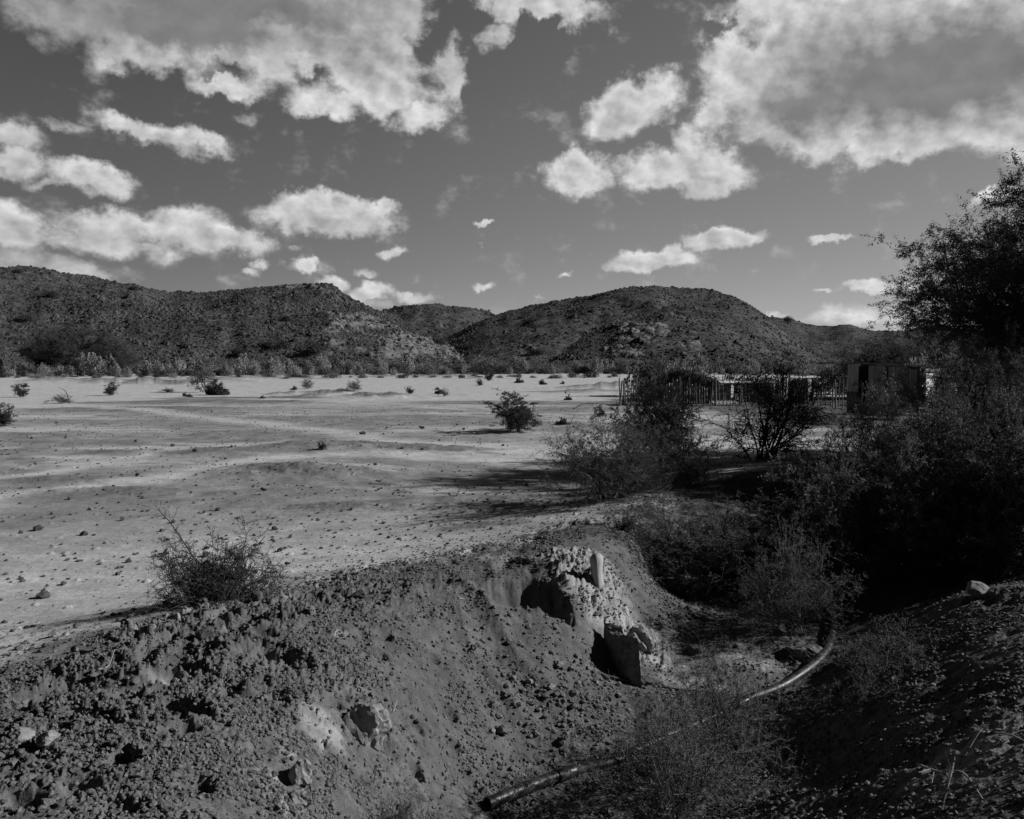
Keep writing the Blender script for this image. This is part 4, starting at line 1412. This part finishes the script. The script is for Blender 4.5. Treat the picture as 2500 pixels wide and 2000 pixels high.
o = rock('rock', 405, M_STONE_M, .18, rough=.2, sx=1.25, sy=.8, sz=.55)
x, y, z = gpt(1965, 1600)
o.location = (x, y, z + .03)
tag(o, 'low brown rock on the gully floor inside the bend of the pipe', 'rock')
o = rock('rock', 406, M_STONE_D, .09, rough=.15)
x, y, z = gpt(1700, 1592)
o.location = (x, y, z + .03)
tag(o, 'dark rock on the gully floor right of the broken slab', 'rock')
o = rock('rock', 407, M_STONE_D, .07, rough=.15)
x, y, z = gpt(1575, 1672)
o.location = (x, y, z + .03)
tag(o, 'dark rock on the gully floor below the broken slab', 'rock')
o = rock('rock', 408, M_STONE_M, .06, rough=.15)
x, y, z = gpt(1228, 1795)
o.location = (x, y, z + .04)
tag(o, 'brown rock with a black shadow on the lower flank, above the pipe', 'rock')
o = rock('boulder', 409, M_STONE_P, .19, rough=.3, cuts=5, sx=1.0, sy=.9, sz=.85)
x, y = at(1562, 1575, -.55)
o.location = (x, y, -.52)
tag(o, 'pale lump of cemented gravel at the low end of the rubble spur', 'rock')

# broken concrete slab on edge, its left face in shade
T = [(.10, -.1), (.20, -.1), (.185, .10), (.17, .20), (.155, .30), (.13, .41), (.08, .37), (.02, .39), (-.05, .365), (-.12, .39), (-.20, .45), (-.21, .34), (-.20, .25), (-.08, .12)]
n = len(T)
SB = [(a, 0, b_) for a, b_ in T] + [(a + .13, .10, b_ * .97) for a, b_ in T]
import bmesh
bm = bmesh.new()
vs = [bm.verts.new(v) for v in SB]
bm.faces.new(vs[:n])
bm.faces.new(list(reversed(vs[n:])))
for i in range(n):
    j = (i + 1) % n
    bm.faces.new([vs[i], vs[n + i], vs[n + j], vs[j]])
bmesh.ops.triangulate(bm, faces=bm.faces[:])
bmesh.ops.recalc_face_normals(bm, faces=bm.faces[:])
bmesh.ops.subdivide_edges(bm, edges=bm.edges[:], cuts=5, use_grid_fill=True)
rr0 = random.Random(4)
for v in bm.verts:
    v.co += Vector((rr0.uniform(-1, 1), rr0.uniform(-1, 1), rr0.uniform(-1, 1))) * .005
me = bpy.data.meshes.new('broken_slab')
bm.to_mesh(me)
bm.free()
me.materials.append(M_SLAB)
o = bpy.data.objects.new('broken_slab', me)
COL.objects.link(o)
x, y, z = gpt(1500, 1632)
o.location = (x + .0, y, z - .04)
o.rotation_euler = (0, 0, math.radians(-64))
tag(o, 'jagged broken slab standing on edge at the foot of the pale rubble spur', 'slab')

# weathered timber stub
k = 16
prof = [(0, .052), (.06, .056), (.15, .058), (.24, .062), (.30, .070), (.345, .068), (.375, .050), (.39, .028), (.395, .004)]
V, F = [], []
rr0 = random.Random(8)
for i, (h_, r_) in enumerate(prof):
    for j in range(k):
        a = 2 * math.pi * j / k
        w = 1 + .10 * math.sin(3 * a + 1) + .05 * math.sin(7 * a + h_ * 6)
        V.append((math.cos(a) * r_ * w - .012 * math.sin(h_ * 9), math.sin(a) * r_ * w, h_))
F = grid_faces(len(prof), k, True)
o = mk('timber_stub', V, F, M_STUMP, smooth=True)
x, y, z = gpt(1462, 1425)
o.location = (x, y, z - .05)
o.rotation_euler = (math.radians(4), math.radians(-5), 0)
tag(o, 'pale weathered round-topped timber stub standing in the rubble spur', 'post')


# ------------------------------------------------------------------ pipe in the gully
def tube_path(name, pts, r, mat, parent=None, sides=14, sub=8, smooth=True):
    P = np.array(pts, float)
    out = []
    n = len(P)
    for i in range(n - 1):
        p0, p1, p2, p3 = P[max(i - 1, 0)], P[i], P[i + 1], P[min(i + 2, n - 1)]
        for t in np.linspace(0, 1, sub, endpoint=False):
            out.append(.5 * ((2 * p1) + (-p0 + p2) * t + (2 * p0 - 5 * p1 + 4 * p2 - p3) * t * t + (-p0 + 3 * p1 - 3 * p2 + p3) * t ** 3))
    out.append(P[-1])
    P = np.array(out)[None]
    rr = np.full(P.shape[:2], r) if np.isscalar(r) else np.interp(np.linspace(0, 1, P.shape[1]), np.linspace(0, 1, len(r)), r)[None]
    V, F = tube_arrays(P, rr, sides)
    return mk(name, V, F, mat, parent, smooth)


pp = [(1190, 1985), (1300, 1935), (1400, 1893), (1500, 1858), (1620, 1806), (1740, 1752), (1830, 1712), (1900, 1688), (1950, 1662), (1990, 1630), (2018, 1595), (2032, 1555), (2036, 1520), (2030, 1470)]
pts = []
for (a, b_) in pp:
    x, y, z = gpt(a, b_)
    zz = float(np.max(H(np.array([x - .05, x, x + .05]), np.array([y, y, y])))) + (.0 if 1390 < a < 1850 else .03)
    pts.append((x, y, zz))
pz = np.array([p[2] for p in pts])
for _ in range(2):
    pz[1:-1] = np.maximum((pz[:-2] + pz[1:-1] + pz[2:]) / 3, pz[1:-1] - .02)
pts = [(p[0], p[1], float(z_)) for p, z_ in zip(pts, pz)]
pipe = tube_path('pipe', pts, .046, M_PIPE, sides=18)
tag(pipe, 'long black plastic pipe lying along the gully floor', 'pipe')
c0 = Vector(pts[1]).lerp(Vector(pts[2]), .6)
c1 = Vector(pts[2])
j = tube_path('pipe_collar', [c0, c0.lerp(c1, .5), c1], .0505, M_PIPE, pipe)

# sticks and dead wood
def stick(pxs, r, label, mat=M_DRY, lift=.012, twigs=0, seed=1, name='dead_stick'):
    pts = []
    for (a, b_, dz) in pxs:
        x, y, z = gpt(a, b_)
        pts.append((x, y, z + lift + dz))
    o = tube_path(name, pts, [r, r * .8, r * .45], mat, sides=6, sub=5)
    tag(o, label, 'stick')
    if twigs:
        rg = np.random.default_rng(seed)
        base = (np.array(pts)[None], np.full((1, len(pts)), r * .7))
        s1 = side(rg, base, twigs, .06, .16, .8, 4, .15, .03, .6, .2, 1, .002)
        tubes('twigs', [s1], mat, o)
    return o


stick([(1470, 1650, 0), (1560, 1672, 0), (1640, 1684, 0), (1730, 1694, 0)], .012, 'thin dark stick lying across the gully floor below the broken slab', M_TWIG)
stick([(1880, 1888, .0), (1900, 1880, .02), (1930, 1870, .03)], .006, 'short pale stick among stones at the bottom of the gully')
stick([(2350, 1855, 0), (2370, 1840, .05), (2390, 1828, .1)], .013, 'thick pale dead stick at the lower right slope')
stick([(2430, 1805, .02), (2465, 1822, .05), (2500, 1838, .05)], .007, 'thin pale forked stick at the right border')
stick([(2240, 1870, 0), (2290, 1905, .04), (2350, 1915, .05), (2400, 1960, .0)], .008, 'dead branch with twigs on the lower right slope', twigs=10, seed=2)
stick([(2300, 1990, 0), (2320, 1930, .06), (2330, 1890, .09)], .009, 'dead branch rising beside the twiggy dead branch, lower right', M_TWIG_GREY, twigs=8, seed=3)
stick([(240, 1640, 0), (265, 1630, .0), (280, 1608, .05)], .005, 'pale forked twig on the bank crest at left', twigs=3, seed=4)
stick([(640, 1448, 0), (660, 1440, .08), (665, 1420, .16), (655, 1405, .2)], .005, 'pale curved dry stalk right of the lone thorn bush', twigs=3, seed=5)
stick([(1120, 1465, 0), (1135, 1468, .005)], .006, 'white splinter on the bank left of the dark hollow')
stick([(1305, 1420, .12), (1322, 1421, .12)], .005, 'white splinter in the dark hollow under the crest')
stick([(1115, 1212, 0), (1130, 1202, .12), (1150, 1208, .05)], .012, 'dead forked root on the flat at the edge of the tree shade', M_TWIG, twigs=8, seed=6)
stick([(2500, 1290, .3), (2480, 1270, .9)], .008, 'pale dead twig in the thicket by the right border')
stick([(170, 985, 0), (160, 965, .3), (142, 962, .5)], .03, 'bent dead stick on the flat near the faint twiggy bush', M_BARK)
stick([(1392, 965, 0), (1398, 955, .25), (1420, 952, .1)], .03, 'pale bent branch lying before the heap near the stick fence')
stick([(1400, 1000, 0), (1425, 992, .12), (1460, 990, .1)], .04, 'dark branch lying on the ground left of the stick fence', M_BARK)
stick([(960, 1745, 0), (970, 1728, .05)], .006, 'short pale stick upright on the bank flank')


# ------------------------------------------------------------------ stick fences of the stock pen
def box_arrays(cx, cy, cz, sx, sy, sz, rz=0.0):
    v = np.array([[a, b_, c] for a in (-.5, .5) for b_ in (-.5, .5) for c in (-.5, .5)]) * np.array([sx, sy, sz])
    c, s = math.cos(rz), math.sin(rz)
    v = np.stack([v[:, 0] * c - v[:, 1] * s, v[:, 0] * s + v[:, 1] * c, v[:, 2]], -1) + np.array([cx, cy, cz])
    f = np.array([[0, 1, 3, 2], [4, 6, 7, 5], [0, 4, 5, 1], [2, 3, 7, 6], [0, 2, 6, 4], [1, 5, 7, 3]])
    return v, f


def boxes(name, lst, mat, parent=None, bevel=0.0):
    V, F, off = [], [], 0
    for bx in lst:
        v, f = box_arrays(*bx)
        V.append(v)
        F.append(f + off)
        off += 8
    o = mk(name, np.concatenate(V), np.concatenate(F), mat, parent)
    if bevel:
        md = o.modifiers.new('bevel', 'BEVEL')
        md.width = bevel
        md.segments = 2
    return o


post_v = []
rg = np.random.default_rng(12)
post_meshes = []
for i in range(6):
    r_ = [.02, .024, .03, .045, .022, .028][i]
    P = np.zeros((1, 6, 3))
    P[0, :, 2] = np.linspace(-.1, 1.0, 6)
    P[0, :, :2] = np.cumsum(rg.normal(0, .012, (6, 2)), 0)
    V, F = tube_arrays(P, np.full((1, 6), r_) * np.linspace(1.1, .8, 6), 7)
    cap = np.arange(5 * 7, 6 * 7)[None]
    me = bpy.data.meshes.new('post')
    tmp = mk('post', V, [F, cap], M_POST)
    post_meshes.append(tmp.data)
    bpy.data.objects.remove(tmp)


def stick_fence(label, path, spacing, hmin, hmax, seed, wires=(.35, .7, 1.05), tall=0):
    rg = np.random.default_rng(seed)
    root = empty('stick_fence', (path[0][0], path[0][1], 0))
    x0, y0 = path[0][0], path[0][1]
    tag(root, label, 'fence')
    P = np.array(path)
    seg = np.hypot(*(P[1:] - P[:-1]).T)
    cum = np.r_[0, np.cumsum(seg)]
    s = 0.0
    k = 0
    while s < cum[-1]:
        x = np.interp(s, cum, P[:, 0]) + rg.normal(0, .03)
        y = np.interp(s, cum, P[:, 1]) + rg.normal(0, .05)
        big_ = k % 7 == 0
        me = post_meshes[3 if big_ else rg.choice([0, 1, 2, 4, 5])]
        o = bpy.data.objects.new('post', me)
        COL.objects.link(o)
        o.parent = root
        o.location = (x - x0, y - y0, 0)
        h_ = rg.uniform(hmin, hmax) * (1.12 if big_ else 1)
        o.scale = (1, 1, h_)
        o.rotation_euler = (rg.normal(0, .03), rg.normal(0, .05), rg.uniform(0, 6.28))
        s += spacing * rg.uniform(.5, 1.5)
        k += 1
    for hw in wires:
        pts = []
        for q_ in np.arange(0, cum[-1], 1.0):
            pts.append((np.interp(q_, cum, P[:, 0]) - x0, np.interp(q_, cum, P[:, 1]) - y0, hw + rg.normal(0, .012)))
        tube_path('wire', pts, .006, M_WIRE, root, 4, 1)
    return root


X51 = lambda px, d: (xg(px, d), d)
stick_fence('front stick and wire fence of the stock pen, from its left corner to the shed', [X51(1516, 51), X51(1700, 50), X51(1900, 52), X51(2088, 47)], .26, 1.15, 1.75, 5)
stick_fence('rear stick fence of the stock pen seen between the front posts', [X51(1700, 62), X51(1900, 66), X51(2085, 62)], .24, 1.2, 1.7, 6, wires=(.4, 1.1))
stick_fence('short side fence of the stock pen at its left corner', [X51(1516, 51), X51(1560, 58), X51(1600, 66)], .45, 1.2, 1.6, 8, wires=(.4, .8, 1.2))
stick_fence('dividing stick fence inside the stock pen running towards the camera', [X51(1880, 62), X51(1960, 54)], .25, 1.1, 1.6, 9, wires=(.5, 1.1))

# animal shelters in the pen
def shelter(label, px0, px1, d, h, roofm, wallm, tilt=0.0, lip=.12):
    x0, x1 = xg(px0, d), xg(px1, d)
    w = x1 - x0
    root = empty('animal_shelter', ((x0 + x1) / 2, d, 0))
    tag(root, label, 'shelter')
    n = max(2, int(w / .9))
    for i in range(n + 1):
        o = bpy.data.objects.new('post', post_meshes[2])
        COL.objects.link(o)
        o.parent = root
        o.location = (-w / 2 + w * i / n, -.6, 0)
        o.scale = (1.2, 1.2, h)
    rg = np.random.default_rng(int(px0))
    L, xx = [], -w / 2
    while xx < w / 2 - .1:
        bw = rg.uniform(.12, .24)
        L.append((xx + bw / 2, rg.uniform(-.01, .01), (h * rg.uniform(.88, .97)) / 2, bw * .93, .03, h * rg.uniform(.85, .96)))
        xx += bw
    boxes('back_wall', L, wallm, root)
    r_ = boxes('roof', [(0, -.3, h + .03, w + .2, 1.3, .05)], roofm, root, .01)
    r_.rotation_euler = (math.radians(4), tilt, 0)
    return root


shelter('low plank shelter with a thin pale roof edge behind the bare black bush', 1727, 1800, 54, 1.3, M_TIN_P, M_PLANK, .01)
shelter('second low plank shelter in the pen, right of the first one', 1808, 1880, 55, 1.28, M_TIN_M, M_PLANK, -.02)
shelter('small shelter with a bright tin roof near the right end of the pen', 1932, 1990, 57, 1.55, M_TIN_P, M_PLANK, -.03)
# dark pitched brush shelter
root = empty('brush_shelter', (xg(1660, 52), 52, 0))
tag(root, 'dark brush shelter with a sloping roof at the left of the pen', 'shelter')
for i, (a, h_) in enumerate([(-2.0, .8), (-1.0, 1.2), (0, 1.6), (1.0, 1.4), (1.9, 1.1)]):
    o = bpy.data.objects.new('post', post_meshes[3])
    COL.objects.link(o)
    o.parent = root
    o.location = (a, 0, 0)
    o.scale = (1.2, 1.2, h_)
rf_ = mk('roof', [(-2.3, -.6, .85), (-2.3, .9, .95), (-.1, -.6, 1.85), (-.1, .9, 1.95), (2.2, -.6, 1.15), (2.2, .9, 1.25), (-2.3, -.6, .73), (-2.3, .9, .83), (-.1, -.6, 1.7), (-.1, .9, 1.8), (2.2, -.6, 1.0), (2.2, .9, 1.1)],
        [np.array([[0, 2, 3, 1], [2, 4, 5, 3], [6, 7, 9, 8], [8, 9, 11, 10], [0, 6, 8, 2], [2, 8, 10, 4], [1, 3, 9, 7], [3, 5, 11, 9], [0, 1, 7, 6], [4, 10, 11, 5]])], M_TIN_D, root)
rg = np.random.default_rng(3)
pts = np.stack([rg.uniform(-2.3, 2.2, 9000), rg.uniform(-.7, .9, 9000), np.zeros(9000)], -1)
pts[:, 2] = np.interp(pts[:, 0], [-2.3, -.1, 2.2], [.86, 1.88, 1.16]) + rg.uniform(-.25, .22, 9000)
leaves('brush_cover', pts, .14, M_LEAF_DARK, rg, root)
L = []
xx = -1.9
while xx < 1.9:
    hh = np.interp(xx, [-2.3, -.1, 2.2], [.7, 1.6, 1.0])
    L.append((xx, .75, hh / 2, .1, .04, hh))
    xx += .15
boxes('back_wall', L, M_TIN_D, root)

# pale upright boards and a sheet on the ground
for (a, d, h0, w, hh, lab) in [(1918, 53, .25, .35, 1.1, 'pale board panel upright in the pen fence, left of the bright roof'), (1977, 54.5, .7, .28, .8, 'narrow white board panel under the bright tin roof'), (1788, 52, .45, .22, .75, 'narrow pale board behind the bare black bush')]:
    root = empty('board_panel', (xg(a, d), d, 0), .6)
    tag(root, lab, 'panel')
    boxes('board', [(-w * .27, 0, h0 + hh / 2, w * .42, .03, hh), (w * .27, .01, h0 + hh * .48, w * .42, .03, hh * .94)], M_TIN_P, root)
    boxes('batten', [(0, .045, h0 + hh * .3, w, .03, .06), (0, .045, h0 + hh * .75, w, .03, .06)], M_PLANK, root)
    o = bpy.data.objects.new('post', post_meshes[2])
    COL.objects.link(o)
    o.parent = root
    o.location = (0, .1, 0)
    o.scale = (1, 1, h0 + hh)
o = boxes('tin_sheet', [(i * .11, 0, .22 + .015 * (i % 2), .105, .5, .012) for i in range(13)], M_TIN_P)
o.location = (xg(1742, 51.2), 51.2, -.02)
o.rotation_euler = (math.radians(14), 0, .05)
tag(o, 'crumpled white tin sheet lying low behind the front fence posts', 'tin sheet')

# ------------------------------------------------------------------ shed
D = 43.0
mpp = D / FPX
sx0 = xg(2072, D)
root = empty('shed', (sx0, D, 0), 0)
tag(root, 'long low shed of plaster and tin panels with a thin flat roof', 'shed')


def pxw(a):
    return (a - 2072) * mpp


Hs = 2.42
# end wall, upper and lower halves
boxes('wall_panel', [(pxw(2094), .62, 1.74, .08, 1.2, 1.36)], M_PLASTER, root, .005)
w2 = boxes('wall_panel', [(pxw(2093.5), .62, .52, .10, 1.22, 1.04)], M_TIN_D, root, .005)
w2['label'] = 'dark lower half of the end wall'
boxes('door_post', [(pxw(2103), -.14, .75, .06, .06, 1.5)], M_POST, root)
boxes('wall_panel', [(pxw(2120) + i * .135 + .07, .02 + .01 * (i % 2), 1.25, .13, .02, 2.2) for i in range(6)], M_TIN_M, root)
boxes('wall_panel', [(pxw(2158) + .06, .05, 1.2, .2, .04, 2.2)], M_TIN_D, root)
boxes('wall_panel', [(pxw(2168) + i * .16 + .08, .0 + .012 * (i % 2), 1.22, .155, .025, 2.14) for i in range(6)], M_PLANK, root)
boxes('door_post', [(pxw(2219), -.05, 1.18, .07, .07, 2.1)], M_POST, root)
boxes('wall_panel', [(pxw(2222) + i * .1 + .05, -.01 + .01 * (i % 2), 1.15, .095, .02, 2.0) for i in range(3)], M_PLANK, root)
# inner back and side walls
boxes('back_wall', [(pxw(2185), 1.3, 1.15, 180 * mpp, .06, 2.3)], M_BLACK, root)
# bright door of upright boards
dr = boxes('door', [(pxw(2238) + (i * .125 + .06) * .76, -1.0 + (i * .125 + .06) * .64, 1.1, .118, .03, 1.75, .70) for i in range(6)], M_TIN_P, root, .004)
dr['label'] = 'bright board door'
boxes('door_frame', [(pxw(2236), -1.02, 1.1, .05, .07, 1.8, .7), (pxw(2265) + .06, -.5, 1.1, .06, .07, 1.8, .7)], M_TIN_P, root)
boxes('wall_panel', [(pxw(2268), -.05, 1.1, .16, .04, 1.9)], M_PLANK, root)
# roof: thin sheet, edge on to the camera, and its pale fascia
rf = mk('roof', [(pxw(2088), -.35, 2.49), (pxw(2286), -.35, 2.31), (pxw(2286), 1.5, 2.34), (pxw(2088), 1.5, 2.52), (pxw(2088), -.35, 2.45), (pxw(2286), -.35, 2.27), (pxw(2286), 1.5, 2.30), (pxw(2088), 1.5, 2.48)],
        [np.array([[0, 1, 2, 3], [7, 6, 5, 4], [0, 4, 5, 1], [1, 5, 6, 2], [2, 6, 7, 3], [3, 7, 4, 0]])], M_TIN_M, root)
boxes('fascia_board', [(pxw(2262), -.62, 2.13, 42 * mpp, .05, .13, .2)], M_TIN_P, root, .004)

root = empty('lean_to', (xg(2276, D), D + .1, 0))
tag(root, 'low lean-to against the right end of the shed with a pale roof edge', 'shed')
boxes('wall_panel', [(.02 + i * .13, .02 * (i % 2), .92, .125, .03, 1.75) for i in range(4)], M_PLANK, root)
boxes('wall_panel', [(.42, .1, .8, .4, .03, 1.6)], M_TIN_D, root)
rr_ = boxes('roof', [(.42, .5, 1.85, 1.1, 1.5, .04)], M_TIN_P, root)
rr_.rotation_euler = (0, math.radians(1.5), 0)
boxes('pillar', [(.88 + .01 * (i % 2), -.35, .28 + i * .15, .30, .28, .145, .7) for i in range(9)], M_TIN_P, root, .02)

# far flat-roofed hut beyond the pen
root = empty('hut', (xg(2000, 150), 150, 0))
tag(root, 'tiny far hut with a dark flat roof at the foot of the hills', 'hut')
boxes('wall', [(0, 0, 1.0, 3.2, 2.5, 2.6)], M_PLASTER, root)
boxes('roof', [(0, -.1, 2.4, 4.2, 3.2, .25), (3, 0, 2.35, 6, .08, .05)], M_TIN_D, root)
